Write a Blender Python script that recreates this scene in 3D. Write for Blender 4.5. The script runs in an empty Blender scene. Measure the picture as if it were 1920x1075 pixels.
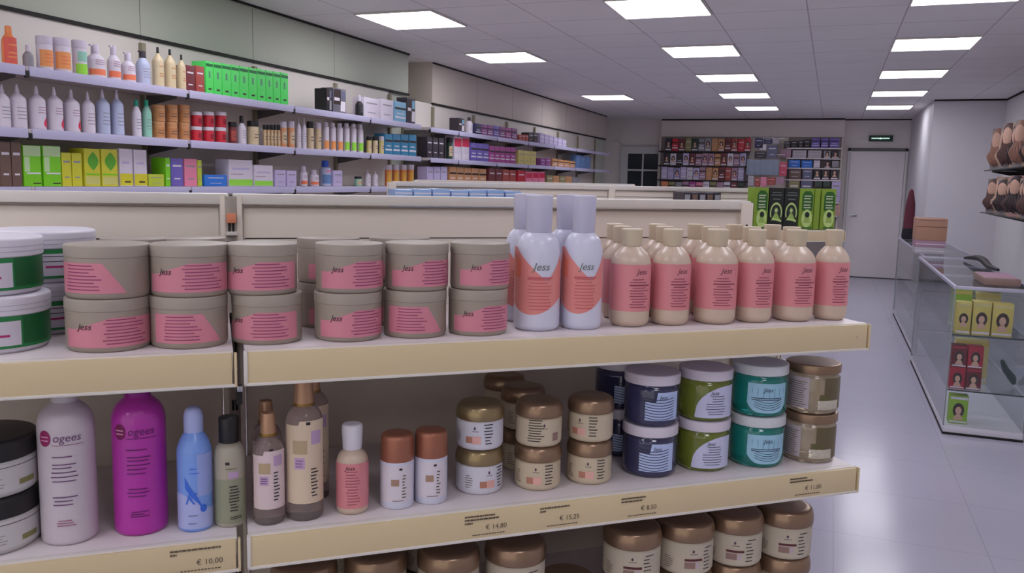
import bpy, bmesh, math, random
from mathutils import Vector, Matrix
random.seed(7)
SC = bpy.context.scene
COL = SC.collection
PI = math.pi

# ---------------------------------------------------------------- camera, world, exposure
cd = bpy.data.cameras.new('camera')
cd.sensor_width = 36.0
cd.lens = 1579.7 / 1920 * 36.0
cd.clip_start = 0.02
cam = bpy.data.objects.new('camera', cd)
COL.objects.link(cam)
yaw, pit, rol = -0.358768, 0.126887, 0.022006
fw = Vector((math.sin(yaw) * math.cos(pit), math.cos(yaw) * math.cos(pit), -math.sin(pit)))
rt = Vector((math.cos(yaw), -math.sin(yaw), 0))
up = rt.cross(fw)
r2 = math.cos(rol) * rt + math.sin(rol) * up
u2 = -math.sin(rol) * rt + math.cos(rol) * up
m3 = Matrix((r2, u2, -fw)).transposed()
cam.matrix_world = Matrix.Translation((0, 0, 1.5)) @ m3.to_4x4()
SC.camera = cam
SC.view_settings.view_transform = 'Standard'
SC.view_settings.look = 'None'
SC.view_settings.gamma = 1
SC.view_settings.exposure = 1.2
wd = bpy.data.worlds.new('world')
SC.world = wd
wd.use_nodes = True
wd.node_tree.nodes['Background'].inputs[0].default_value = (1.0, 0.96, 0.92, 1)
wd.node_tree.nodes['Background'].inputs[1].default_value = 0.45
LAMP = 4.5
SC.cycles.diffuse_bounces = 8
SC.cycles.transparent_max_bounces = 24

# ---------------------------------------------------------------- materials
def lin(c):
    c /= 255
    return c / 12.92 if c <= 0.04045 else ((c + 0.055) / 1.105) ** 2.4
MC = {}
def M(name, rgb, rough=0.5, metal=0.0, trans=0.0, ior=1.45, noise=0.05, scale=40, coat=0.0, spec=0.5, bump=0.0):
    if name in MC:
        return MC[name]
    m = bpy.data.materials.new(name)
    m.use_nodes = True
    nt = m.node_tree
    b = nt.nodes['Principled BSDF']
    col = [lin(v) for v in rgb]
    tc = nt.nodes.new('ShaderNodeTexCoord')
    nz = nt.nodes.new('ShaderNodeTexNoise')
    nz.inputs['Scale'].default_value = scale
    nz.inputs['Detail'].default_value = 3
    nt.links.new(tc.outputs['Object'], nz.inputs['Vector'])
    mx = nt.nodes.new('ShaderNodeMix')
    mx.data_type = 'RGBA'
    mx.inputs[6].default_value = (*[v * (1 - noise) for v in col], 1)
    mx.inputs[7].default_value = (*[min(1, v * (1 + noise)) for v in col], 1)
    nt.links.new(nz.outputs['Fac'], mx.inputs[0])
    nt.links.new(mx.outputs[2], b.inputs['Base Color'])
    b.inputs['Roughness'].default_value = rough
    b.inputs['Metallic'].default_value = metal
    b.inputs['Transmission Weight'].default_value = trans
    b.inputs['IOR'].default_value = ior
    b.inputs['Specular IOR Level'].default_value = spec
    b.inputs['Coat Weight'].default_value = coat
    if bump:
        bp = nt.nodes.new('ShaderNodeBump')
        bp.inputs['Strength'].default_value = bump
        bp.inputs['Distance'].default_value = 0.002
        nt.links.new(nz.outputs['Fac'], bp.inputs['Height'])
        nt.links.new(bp.outputs['Normal'], b.inputs['Normal'])
    MC[name] = m
    return m
def grid_mat(name, rgb, line, px, py, x0, y0, w, rough=0.6, noise=0.04, spec=0.5, nscale=1.2, bumpy=0.0):
    """plain surface with a fine straight joint grid, joints px by py apart starting at x0, y0"""
    m = bpy.data.materials.new(name)
    m.use_nodes = True
    nt = m.node_tree
    N, Lk = nt.nodes, nt.links
    b = N['Principled BSDF']
    geo = N.new('ShaderNodeNewGeometry')
    sep = N.new('ShaderNodeSeparateXYZ')
    Lk.new(geo.outputs['Position'], sep.inputs[0])
    ds = []
    for ax, (p_, o_) in enumerate(((px, x0), (py, y0))):
        a = N.new('ShaderNodeMath'); a.operation = 'SUBTRACT'; a.inputs[1].default_value = o_
        Lk.new(sep.outputs[ax], a.inputs[0])
        q = N.new('ShaderNodeMath'); q.operation = 'PINGPONG'; q.inputs[1].default_value = p_ / 2
        Lk.new(a.outputs[0], q.inputs[0])
        l = N.new('ShaderNodeMath'); l.operation = 'LESS_THAN'; l.inputs[1].default_value = w
        Lk.new(q.outputs[0], l.inputs[0])
        ds.append(l)
    mxm = N.new('ShaderNodeMath'); mxm.operation = 'MAXIMUM'
    Lk.new(ds[0].outputs[0], mxm.inputs[0]); Lk.new(ds[1].outputs[0], mxm.inputs[1])
    nz = N.new('ShaderNodeTexNoise'); nz.inputs['Scale'].default_value = nscale; nz.inputs['Detail'].default_value = 4
    Lk.new(geo.outputs['Position'], nz.inputs['Vector'])
    c = [lin(v) for v in rgb]
    m1 = N.new('ShaderNodeMix'); m1.data_type = 'RGBA'
    m1.inputs[6].default_value = (*[v * (1 - noise) for v in c], 1); m1.inputs[7].default_value = (*[v * (1 + noise) for v in c], 1)
    Lk.new(nz.outputs['Fac'], m1.inputs[0])
    m2 = N.new('ShaderNodeMix'); m2.data_type = 'RGBA'
    Lk.new(mxm.outputs[0], m2.inputs[0]); Lk.new(m1.outputs[2], m2.inputs[6]); m2.inputs[7].default_value = (*[lin(v) for v in line], 1)
    Lk.new(m2.outputs[2], b.inputs['Base Color'])
    b.inputs['Roughness'].default_value = rough
    b.inputs['Specular IOR Level'].default_value = spec
    if bumpy:
        n2 = N.new('ShaderNodeTexNoise'); n2.inputs['Scale'].default_value = 1.6; n2.inputs['Detail'].default_value = 1
        Lk.new(geo.outputs['Position'], n2.inputs['Vector'])
        bp = N.new('ShaderNodeBump'); bp.inputs['Strength'].default_value = bumpy; bp.inputs['Distance'].default_value = 0.01
        Lk.new(n2.outputs['Fac'], bp.inputs['Height']); Lk.new(bp.outputs['Normal'], b.inputs['Normal'])
    return m
def glass_mat(name, tint, refl=0.6):
    m = bpy.data.materials.new(name)
    m.use_nodes = True
    nt = m.node_tree
    nt.nodes.remove(nt.nodes['Principled BSDF'])
    out = nt.nodes['Material Output']
    tr = nt.nodes.new('ShaderNodeBsdfTransparent'); tr.inputs[0].default_value = (*tint, 1)
    gl = nt.nodes.new('ShaderNodeBsdfGlossy'); gl.inputs['Roughness'].default_value = 0.03
    lw = nt.nodes.new('ShaderNodeLayerWeight'); lw.inputs[0].default_value = 0.5
    pw = nt.nodes.new('ShaderNodeMath'); pw.operation = 'POWER'; pw.inputs[1].default_value = 4.0
    nt.links.new(lw.outputs['Facing'], pw.inputs[0])
    fr = nt.nodes.new('ShaderNodeMath'); fr.operation = 'MULTIPLY_ADD'; fr.inputs[1].default_value = 0.75; fr.inputs[2].default_value = 0.035
    nt.links.new(pw.outputs[0], fr.inputs[0])
    mul = nt.nodes.new('ShaderNodeMath'); mul.operation = 'MULTIPLY'; mul.inputs[1].default_value = refl
    mx = nt.nodes.new('ShaderNodeMixShader')
    nt.links.new(fr.outputs[0], mul.inputs[0]); nt.links.new(mul.outputs[0], mx.inputs[0])
    nt.links.new(tr.outputs[0], mx.inputs[1]); nt.links.new(gl.outputs[0], mx.inputs[2])
    nt.links.new(mx.outputs[0], out.inputs['Surface'])
    return m
def emit_mat(name, rgb, strength):
    m = bpy.data.materials.new(name)
    m.use_nodes = True
    b = m.node_tree.nodes['Principled BSDF']
    b.inputs['Base Color'].default_value = (0.8, 0.8, 0.8, 1)
    b.inputs['Emission Color'].default_value = (*[lin(v) for v in rgb], 1)
    b.inputs['Emission Strength'].default_value = strength
    return m

# ---------------------------------------------------------------- mesh collector
class MB:
    def __init__(s):
        s.bm = bmesh.new(); s.mats = []
    def mi(s, m):
        if m not in s.mats: s.mats.append(m)
        return s.mats.index(m)
    def box(s, x0, x1, y0, y1, z0, z1, m, bev=0.0, mat4=None):
        i = s.mi(m)
        vs = [s.bm.verts.new(v) for v in [(x0,y0,z0),(x1,y0,z0),(x1,y1,z0),(x0,y1,z0),(x0,y0,z1),(x1,y0,z1),(x1,y1,z1),(x0,y1,z1)]]
        fs = [s.bm.faces.new([vs[k] for k in f]) for f in ((0,3,2,1),(4,5,6,7),(0,1,5,4),(1,2,6,5),(2,3,7,6),(3,0,4,7))]
        for f in fs: f.material_index = i
        if mat4 is not None: bmesh.ops.transform(s.bm, matrix=mat4, verts=vs)
        if bev:
            es = list({e for f in fs for e in f.edges})
            r = bmesh.ops.bevel(s.bm, geom=es, offset=bev, segments=2, profile=0.6, affect='EDGES')
            for f in r['faces']: f.material_index = i
        return s
    def lathe(s, prof, m, seg=48, cx=0, cy=0, sx=1, sy=1):
        i = s.mi(m); rings = []
        for r, z in prof:
            if r < 1e-6: rings.append([s.bm.verts.new((cx, cy, z))])
            else: rings.append([s.bm.verts.new((cx + sx*r*math.cos(2*PI*k/seg), cy + sy*r*math.sin(2*PI*k/seg), z)) for k in range(seg)])
        for a, b in zip(rings, rings[1:]):
            for k in range(seg):
                k2 = (k + 1) % seg
                if len(a) == 1 and len(b) == 1: continue
                if len(a) == 1: f = s.bm.faces.new([a[0], b[k2], b[k]])
                elif len(b) == 1: f = s.bm.faces.new([a[k], a[k2], b[0]])
                else: f = s.bm.faces.new([a[k], a[k2], b[k2], b[k]])
                f.material_index = i
        return s
    def patch(s, fn, nu, nv, m):
        """surface sampled from fn(u, v) -> xyz"""
        i = s.mi(m)
        g = [[s.bm.verts.new(fn(a / nu, b / nv)) for a in range(nu + 1)] for b in range(nv + 1)]
        for b in range(nv):
            for a in range(nu):
                f = s.bm.faces.new([g[b][a], g[b][a+1], g[b+1][a+1], g[b+1][a]]); f.material_index = i
        return s
    def wrap(s, r, a0, a1, z0, z1, m, nu=20, nv=3, sx=1, sy=1):
        """label on a round body; angles from local -Y; a0, a1, z0, z1 numbers or functions"""
        fa0 = a0 if callable(a0) else (lambda v: a0); fa1 = a1 if callable(a1) else (lambda v: a1)
        fz0 = z0 if callable(z0) else (lambda u: z0); fz1 = z1 if callable(z1) else (lambda u: z1)
        fr = r if callable(r) else (lambda z: r)
        def fn(u, v):
            a = fa0(v) + (fa1(v) - fa0(v)) * u
            z = fz0(u) + (fz1(u) - fz0(u)) * v
            R = fr(z)
            return (sx * R * math.sin(a), -sy * R * math.cos(a), z)
        return s.patch(fn, nu, nv, m)
    def lines(s, r, a0, a1, zs, th, m, jag=0.2):
        for z in zs:
            e0 = a0 + random.random() * jag * (a1 - a0) * 0.4; e1 = a1 - random.random() * jag * (a1 - a0)
            s.wrap(r, e0, e1, z, z + th, m, nu=8, nv=1)
        return s
    def tube(s, pts, r, m, seg=8):
        i = s.mi(m); P = [Vector(p) for p in pts]; rings = []
        for k, p in enumerate(P):
            d = (P[min(k+1, len(P)-1)] - P[max(k-1, 0)]).normalized()
            a = d.orthogonal().normalized() if k == 0 else (pa - d * pa.dot(d)).normalized()
            pa = a; b = d.cross(a)
            rr = r[k] if isinstance(r, (list, tuple)) else r
            rings.append([s.bm.verts.new(p + rr * (math.cos(2*PI*j/seg) * a + math.sin(2*PI*j/seg) * b)) for j in range(seg)])
        for A, B in zip(rings, rings[1:]):
            for j in range(seg):
                f = s.bm.faces.new([A[j], A[(j+1) % seg], B[(j+1) % seg], B[j]]); f.material_index = i
        for R_ in (rings[0], rings[-1]):
            f = s.bm.faces.new(R_); f.material_index = i
        return s
    def prism(s, pts, z0, z1, m, plane='xy'):
        """closed outline extruded; plane 'xz' puts the outline upright and extrudes along y"""
        i = s.mi(m)
        def P(a, b, c): return (a, b, c) if plane == 'xy' else (a, c, b) if plane == 'xz' else (c, a, b)
        A = [s.bm.verts.new(P(x, y, z0)) for x, y in pts]; B = [s.bm.verts.new(P(x, y, z1)) for x, y in pts]
        n = len(pts)
        fs = [s.bm.faces.new(A), s.bm.faces.new(B)] + [s.bm.faces.new([A[k], A[(k+1) % n], B[(k+1) % n], B[k]]) for k in range(n)]
        for f in fs: f.material_index = i
        return s
    def text(s, body, size, m, place, ital=0.0):
        """place(x, y) -> xyz for every glyph vertex"""
        i = s.mi(m)
        vs, fs = glyphs(body, ital)
        V = [s.bm.verts.new(place(x * size, y * size)) for x, y in vs]
        for f in fs:
            try: s.bm.faces.new([V[k] for k in f]).material_index = i
            except ValueError: pass
        return s
    def mesh(s, name, sharp=32):
        me = bpy.data.meshes.new(name)
        bmesh.ops.recalc_face_normals(s.bm, faces=s.bm.faces)
        s.bm.to_mesh(me); s.bm.free()
        for m in s.mats: me.materials.append(m)
        me.polygons.foreach_set('use_smooth', [True] * len(me.polygons))
        me.set_sharp_from_angle(angle=math.radians(sharp))
        return me
    def obj(s, name, parent=None, loc=(0, 0, 0), rz=0, sharp=32):
        o = bpy.data.objects.new(name, s.mesh(name, sharp)); COL.objects.link(o)
        o.location = loc; o.rotation_euler = (0, 0, rz)
        if parent: o.parent = parent
        return o
GC = {}
def glyphs(body, ital=0.0):
    key = (body, ital)
    if key not in GC:
        cu = bpy.data.curves.new('lettering', 'FONT'); cu.body = body; cu.align_x = 'CENTER'; cu.shear = ital
        cu.resolution_u = 3
        o = bpy.data.objects.new('lettering', cu); COL.objects.link(o)
        dg = bpy.context.evaluated_depsgraph_get(); dg.update()
        me = bpy.data.meshes.new_from_object(o.evaluated_get(dg))
        GC[key] = ([(v.co.x, v.co.y) for v in me.vertices], [tuple(p.vertices) for p in me.polygons])
        bpy.data.objects.remove(o); bpy.data.curves.remove(cu); bpy.data.meshes.remove(me)
    return GC[key]

def tag(o, label, cat, group=None, kind=None):
    if label: o['label'] = label
    if cat: o['category'] = cat
    if group: o['group'] = group
    if kind: o['kind'] = kind
    return o
def thing(name, label, cat, loc=(0, 0, 0), rz=0, group=None):
    o = bpy.data.objects.new(name, None); COL.objects.link(o)
    o.empty_display_size = 0.02
    o.location = loc; o.rotation_euler = (0, 0, rz)
    return tag(o, label, cat, group)
def dup(root, loc, rz, label, group=None, scale=None):
    r = root.copy(); COL.objects.link(r); r.location = loc; r.rotation_euler = (0, 0, rz)
    if scale: r.scale = scale
    r['label'] = label
    if group: r['group'] = group
    for ch in list(root.children):
        c = ch.copy(); COL.objects.link(c); c.parent = r
        for g in list(ch.children):
            d = g.copy(); COL.objects.link(d); d.parent = c
    return r
ORDW = ['first', 'second', 'third', 'fourth', 'fifth', 'sixth', 'seventh', 'eighth', 'ninth', 'tenth', 'eleventh', 'twelfth', 'thirteenth', 'fourteenth']
def lab(t):
    for k in range(13, -1, -1):
        t = t.replace('ORD%d' % k, ORDW[k])
    return t
def struct(name, mb, label=None):
    o = mb.obj(name); o['kind'] = 'structure'
    if label: o['label'] = label
    return o
def roundprof(pts, rad, seg=3):
    """polyline with its inner corners rounded"""
    out = [pts[0]]
    for a, b, c in zip(pts, pts[1:], pts[2:]):
        A, B, Cc = Vector(a), Vector(b), Vector(c)
        d1 = (A - B); d2 = (Cc - B); k = min(rad, d1.length * 0.48, d2.length * 0.48)
        p, q = B + d1.normalized() * k, B + d2.normalized() * k
        for t in range(seg + 1):
            u = t / seg
            w = (1-u)**2 * p + 2*u*(1-u) * B + u*u * q
            out.append((w.x, w.y))
    out.append(pts[-1])
    return out

# ---------------------------------------------------------------- palette
white_paint = M('white_paint', (222, 220, 220), 0.6, noise=0.03, scale=3)
cream_wall = M('cream_wall', (192, 197, 182), 0.65, noise=0.04, scale=1.5)
cream_metal = M('cream_metal', (226, 215, 202), 0.45, noise=0.03, scale=6)
shelf_white = M('shelf_white', (224, 214, 216), 0.4, noise=0.03, scale=8)
lip_yellow = M('price_strip_yellow', (216, 196, 158), 0.35, noise=0.03, scale=5)
rail_white = M('rail_white', (220, 214, 208), 0.35)
dark_gap = M('dark_gap', (28, 26, 26), 0.7)
ink = M('ink', (40, 34, 40), 0.6)
ink_soft = M('ink_soft', (96, 84, 70), 0.6)
chrome = M('chrome', (190, 190, 200), 0.2, 1.0)
grey_metal = M('grey_metal', (120, 118, 120), 0.4, 0.6)

# ---------------------------------------------------------------- room
XL, XR, YF, YB, H = -3.95, 1.92, -3.2, 15.15, 2.6
floor_m = grid_mat('polished_tile', (186, 183, 200), (162, 159, 174), 0.6, 0.6, 0.1, 0.2, 0.0015, rough=0.17, noise=0.05, spec=0.35, bumpy=0.03)
ceil_m = grid_mat('ceiling_tile', (236, 232, 232), (186, 176, 182), 0.582, 0.6165, -3.13, 5.16, 0.004, rough=0.85, noise=0.05, nscale=2.5, spec=0.2)
struct('floor', MB().box(XL - .1, XR + .1, YF, YB + .1, -.1, 0, floor_m))
struct('ceiling', MB().box(XL - .1, XR + .1, YF, YB + .1, H, H + .1, ceil_m))
struct('wall_left', MB().box(XL - .1, XL, YF, YB, 0, H, cream_wall))
struct('wall_right', MB().box(XR, XR + .1, YF, 11.9, 0, H, white_paint))
struct('wall_back', MB().box(XL, 1.12, YB, YB + .1, 0, H, M('back_wall_paint', (238, 230, 226), 0.6, scale=2)))
struct('wall_column', MB().box(1.12, XR + .1, 11.9, YB + .1, 0, H, M('column_paint', (218, 214, 220), 0.55, scale=2)))
mb = MB()
mb.box(XL, -3.2, YF - .1, YF, 0, H, cream_wall).box(1.6, XR, YF - .1, YF, 0, H, cream_wall)
mb.box(-3.2, 1.6, YF - .1, YF, 0, .1, cream_wall).box(-3.2, 1.6, YF - .1, YF, 2.35, H, cream_wall)
struct('wall_front', mb)  # unseen shop front, its opening enlarged to let ambient daylight in
mb = MB()
for x in (-3.2, -1.62, -.02, 1.55): mb.box(x, x + .05, YF - .08, YF - .02, .1, 2.35, grey_metal)
struct('unseen_window_1', mb)  # bars of the unseen window, added with the daylight opening
# panels above the wall shelving, two runs, and above the back shelving
def fascia(name, x0, x1, y0, y1, z0, seams, axis, cm=None):
    mb = MB().box(x0, x1, y0, y1, z0, H, cm or cream_wall, .004)
    if axis == 'y':
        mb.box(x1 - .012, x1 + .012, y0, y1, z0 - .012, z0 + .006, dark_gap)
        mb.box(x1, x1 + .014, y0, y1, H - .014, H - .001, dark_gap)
        for y in seams: mb.box(x1 - .002, x1 + .0015, y - .0015, y + .0015, z0, H - .02, M('seam', (140, 136, 126), .7))
    else:
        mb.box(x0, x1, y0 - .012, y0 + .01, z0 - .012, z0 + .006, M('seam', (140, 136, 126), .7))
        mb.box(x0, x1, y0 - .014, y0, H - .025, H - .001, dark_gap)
    struct(name, mb)
fascia('trim_1', XL, -3.65, YF, 6.95, 2.24, [1.8, 2.78, 3.77, 4.75, 5.73], 'y')
fascia('trim_2', XL, -3.68, 7.5, 14.2, 2.21, [8.6, 9.7, 10.8, 11.9, 13.0], 'y', M('far_fascia_cream', (222, 210, 200), .65, scale=1.5))
FB = M('back_fascia_cream', (240, 230, 224), .6)
fascia('trim_3', -2.87, .12, 14.95, YB, 2.29, [], 'x', FB)
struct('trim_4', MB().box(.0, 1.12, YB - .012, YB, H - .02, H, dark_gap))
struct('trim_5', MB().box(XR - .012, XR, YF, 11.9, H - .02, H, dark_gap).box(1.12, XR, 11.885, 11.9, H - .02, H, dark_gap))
struct('baseboard_back', MB().box(.05, .2, YB - .015, YB, 0, .07, rail_white).box(1.1, 1.12, YB - .015, YB, 0, .07, rail_white))
struct('baseboard_column', MB().box(1.105, 1.12, 11.885, YB, 0, .06, grey_metal).box(1.105, XR, 11.885, 11.9, 0, .06, grey_metal))

# door at the far end
mb = MB().box(.24, 1.06, YB - .03, YB, .01, 2.08, M('door_paint', (240, 234, 236), .5, scale=3), .003)
mb.box(.20, .235, YB - .05, YB, 0, 2.12, white_paint).box(1.065, 1.10, YB - .05, YB, 0, 2.12, white_paint).box(.20, 1.10, YB - .05, YB, 2.085, 2.13, M('door_frame_dark', (104, 102, 100), .5))
mb.box(.24, 1.06, YB - .035, YB - .005, 0, .012, dark_gap)
d1 = struct('door_1', mb)
mb = MB().lathe([(0, 0), (.026, 0), (.026, .01), (0, .01)], chrome, 16)
for v in mb.bm.verts: v.co = Vector((v.co.x + .3, YB - .04 + v.co.z * -1, v.co.y + 1.03))
mb.box(.29, .40, YB - .075, YB - .055, 1.02, 1.04, chrome, .004).box(.29, .31, YB - .075, YB - .03, 1.02, 1.04, chrome)
mb.obj('door_handle', d1)
# half glazed door on the left of the back wall
pane_m = M('dark_pane', (52, 58, 64), .15, noise=.15, scale=3)
mb = MB().box(-3.62, -2.9, YB - .05, YB, 0, 2.12, white_paint, .004)
d2 = struct('door_2', mb)
k = 0
mb = MB()
for zx in ((1.42, 1.695), (1.725, 2.0)):
    for xx in ((-3.48, -3.225), (-3.195, -2.94)):
        mb.box(xx[0], xx[1], YB - .056, YB - .048, zx[0], zx[1], pane_m)
mb.obj('pane', d2)
struct('trim_6', MB().tube([(-3.78, YB - .02, 2.2), (-3.7, YB - .02, 2.24), (-3.6, YB - .02, 2.16), (-2.9, YB - .02, 2.15)], .012, white_paint))

# exit sign
mb = MB().box(.50, .86, YB - .05, YB, 2.24, 2.335, M('sign_housing', (30, 70, 52), .4), .004)
ex = tag(mb.obj('exit_sign'), 'small green exit sign with pale lettering above the far door', 'sign')
mb = MB()
G_l = emit_mat('exit_letters', (190, 235, 215), .55)
mb.box(.54, .66, YB - .053, YB - .05, 2.28, 2.295, G_l).box(.70, .81, YB - .053, YB - .05, 2.28, 2.295, G_l)
mb.prism([(.655, 2.275), (.70, 2.275), (.678, 2.305)], YB - .054, YB - .051, G_l, 'xz')
mb.obj('sign_face', ex)

# ceiling lights; those out of view, overhead and behind camera, added for illumination
lamp_m = emit_mat('lamp_diffuser', (242, 241, 250), LAMP)
frame = MB()
for a in ((-.291, .291, -.30, -.29), (-.291, .291, .29, .30), (-.291, -.281, -.29, .29), (.281, .291, -.29, .29)):
    frame.box(*a, -.014, 0, rail_white)
lt = thing('ceiling_light', '', 'ceiling light')
frame.obj('frame', lt)
MB().box(-.281, .281, -.29, .29, -.010, -.002, lamp_m).obj('diffuser', lt)
rows = {-2.84: 'left', -1.095: 'middle', .65: 'right'}
first = True
for xc, rn in rows.items():
    n = 0
    for k in range(9):
        yc = 12.55 + .308 - 1.8495 * k
        if rn == 'left' and k in (0, 2): continue
        vis = yc > (5 if rn != 'right' else 6.8)
        l = '%s square white ceiling light counted from the far wall, in the %s row' % (ORDW[n], rn)
        n += 1
        if first:
            o = lt; o['label'] = l; o['group'] = 'square ceiling lights'; first = False
            o.location = (xc, yc, H)
        else:
            dup(lt, (xc, yc, H), 0, l, 'square ceiling lights')

# ---------------------------------------------------------------- the shelving rows (all parallel to the front one)
GA = math.radians(40.134)
PX, PY = -0.701, 0.879
def gp(s, t, z=0.0):
    """point on the front row: s along it, t into it"""
    return Vector((PX + s * math.cos(GA) - t * math.sin(GA), PY + s * math.sin(GA) + t * math.cos(GA), z))
def gondola(name, label, group, org, bays, depth, top, shelves, base=True):
    """free standing shelving; local x along the row, local y into it"""
    g = thing(name, label, 'shelving', org, GA, group)
    x0, x1 = bays[0][0], bays[-1][1]
    pm = cream_metal
    for a, b in bays:
        mb = MB().box(a + .016, b - .016, depth, depth + .018, .16, top - .022, pm, .003)
        zz = .4
        for z in shelves: mb.box(a + .018, b - .018, depth - .0008, depth, z + .118, z + .1195, dark_gap)
        mb.obj('back_panel', g)
        mb = MB().box(a, b - (.004 if b == x1 else 0), depth - .006, depth + .03, top - .018, top, rail_white, .003)
        mb.box(a + .012, b - .012, depth - .007, depth - .005, top - .0215, top - .0185, M('rail_indent_line', (120, 108, 98), .6))  # darker indent line along the underside of the top rail
        mb.obj('top_rail', g)
    posts = sorted({b[0] for b in bays} | {b[1] for b in bays})
    for x in posts:
        if x == x1: x -= .014
        mb = MB().box(x - .0145, x + .0145, depth - .008, depth + .04, .0, top - .004, pm, .002)
        z = .3
        while z < top - .06:
            mb.box(x - .002, x + .002, depth - .0092, depth - .008, z, z + .018, dark_gap)
            z += .05
        mb.obj('upright', g)
    for z in shelves:
        for a, b in bays:
            mb = MB().box(a + .004, b - .004, .008, depth - .008, z - .022, z - .002, shelf_white, .002)
            mb.box(a + .004, b - .004, 0.0, .012, z - .026, z - .001, rail_white, .003)
            mb.box(a + .004, b - .004, .006, .010, z - .046, z - .02, shelf_white)
            sh = mb.obj('shelf', g)
            mb = MB().box(a + .006, b - .006, -.004, .004, z - .044, z - .003, lip_yellow, .0015)
            mb.box(a + .002, b - .002, -.0055, .0045, z - .0475, z - .0435, rail_white, .001)
            mb.box(a + .002, a + .007, -.0055, .0045, z - .0475, z - .001, rail_white, .001)
            mb.box(b - .0035, b, -.0055, .0045, z - .0475, z - .003, lip_yellow, .001)
            mb.obj('price_strip', sh)
            for x in (a + .011, b - .013):
                MB().prism([(.015, z - .03), (depth - .004, z - .07), (depth - .004, z - .004), (.015, z - .022)], x - .0012, x + .0012, shelf_white, 'yz').obj('shelf_bracket', sh)
    if base:
        mb = MB().box(x0 + .01, x1 - (.16 if x0 > .1 else .01), -.03, depth, 0.001, .16, pm, .004)
        mb.obj('base_plinth', g)
    return g
g1 = gondola('gondola_shelving', 'cream metal shelving unit in front, with yellow price strips, full of jars and bottles', None, gp(0, 0), [(-1.002, -.006), (.0, 1.012)], .352, 1.466, [1.271 + .002, 1.022, .769, .47])
g2 = gondola('gondola_shelving', 'cream shelving row behind the front one, with green and black hair dye boxes', None, gp(0, 1.74), [(.62, 1.55), (1.55, 2.462)], .36, 1.482, [1.317, 1.0, .7])
g3 = gondola('gondola_shelving', 'farthest low cream shelving row, just a pale top edge in view behind the second row', None, gp(0, 4.3), [(1.3, 2.35), (2.35, 3.0)], .36, 1.482, [1.2, .9])
# clips on the seam post of the front unit and price lettering
mb = MB().box(-.0105, .0045, .336, .343, 1.418, 1.434, M('orange_clip', (226, 140, 104), .5), .002)
mb.obj('post_clip', g1)
MB().box(-.012, .006, .334, .343, 1.398, 1.404, rail_white, .001).box(-.010, .004, .335, .343, 1.382, 1.388, dark_gap).obj('post_clip', g1)
mb = MB()
mb.box(-.0075, .0005, .02, .026, 1.195, 1.222, dark_gap, .002).box(-.006, .001, .014, .022, 1.214, 1.2215, chrome, .001)
mb.obj('hook', g1)
strips = sorted([c for s_ in g1.children if s_.name.startswith('shelf') for c in s_.children if c.name.startswith('price_strip')], key=lambda o: o.name)
def price(s0, z, rows, price_text):
    mb = MB()
    y = -.0048
    for k, w in enumerate(rows):
        x = s0
        while x < s0 + w:
            l = .002 + random.random() * .005
            mb.box(x, min(x + l, s0 + w), y, y + .0006, z - .009 - k * .005, z - .0067 - k * .005, ink_soft)
            x += l + .0008
    mb.text(price_text, .0105, ink_soft, lambda a, b: (s0 + .048 + a, y, z - .0295 + b))
    x = s0 + .012
    while x < s0 + .06:
        mb.box(x, x + .003, y, y + .0006, z - .037, z - .0358, ink_soft); x += .0042
    mb.obj('price_label', g1)
price(.303, 1.02, [.046, .052, .012], '€ 14,80')
price(.420, 1.02, [.048, .010], '€ 15,25')
price(.555, 1.02, [.042, .036], '€ 8,50')
price(.868, 1.02, [.034, .046], '€ 11,00')
price(-.093, 1.02, [.062, .008], '€ 10,00')
mb = MB(); mb.text('5,', .006, ink_soft, lambda a, b: (.985 + a, -.0048, 1.247 + b)); mb.obj('price_label', g1)

# ---------------------------------------------------------------- goods on the front shelves
Z1, Z2, Z3 = 1.271, 1.020, .767
taupe = M('taupe_plastic', (158, 145, 134), .42, noise=.03)
taupe_lid = M('taupe_lid', (166, 155, 144), .38, noise=.03)
pinkl = M('pink_print', (212, 134, 152), .45, noise=.04)
pinkd = M('dark_pink_print', (150, 66, 110), .5)
def lines_block(mb, r, a0, a1, z0, z1, n, th, m, jag=.25):
    for k in range(n):
        z = z0 + (z1 - z0) * k / max(1, n - 1)
        mb.lines(r, a0, a1, [z], th, m, jag)
def taupe_jar(flip):
    t = thing('cream_jar', '', 'jar')
    r = .0475
    MB().lathe(roundprof([(0, 0), (r - .002, 0), (r, .004), (r, .052), (r - .003, .052)], .003), taupe, 64).obj('body', t)
    MB().lathe(roundprof([(r - .004, .0512), (r + .0006, .0512), (r + .0006, .0672), (0, .0672)], .0022), taupe_lid, 64).obj('lid', t)
    mb = MB()
    R = r + .0004
    if flip:
        mb.wrap(R, lambda v: -1.25, lambda v: .62 - .55 * v, .008, .046, pinkl, 24, 6)
        lines_block(mb, R + .0004, -.95, .05, .012, .042, 8, .0013, pinkd, .3)
    else:
        mb.wrap(R, -1.2, 1.25, .007, lambda u: .030 + .0155 * min(1, max(0, (u - .12) / .38)) - .002 * u, pinkl, 30, 3)
        lines_block(mb, R + .0004, -.22, .95, .011, .041, 8, .0013, pinkd, .3)
        mb.text('Jess', .011, ink, lambda x, y: ((R + .0006) * math.sin(x / R - .62), -(R + .0006) * math.cos(x / R - .62), .030 + y), .3)
    mb.obj('label', t)
    return t
tj = [taupe_jar(False), taupe_jar(True)]
used = [False, False]
def place(protos, used, k, loc, rz, label, group, scale=None):
    if not used[k]:
        used[k] = True
        o = protos[k]; o.location = loc; o.rotation_euler = (0, 0, rz); o['label'] = label
        if group: o['group'] = group
        if scale: o.scale = scale
        return o
    return dup(protos[k], loc, rz, label, group, scale)
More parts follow.
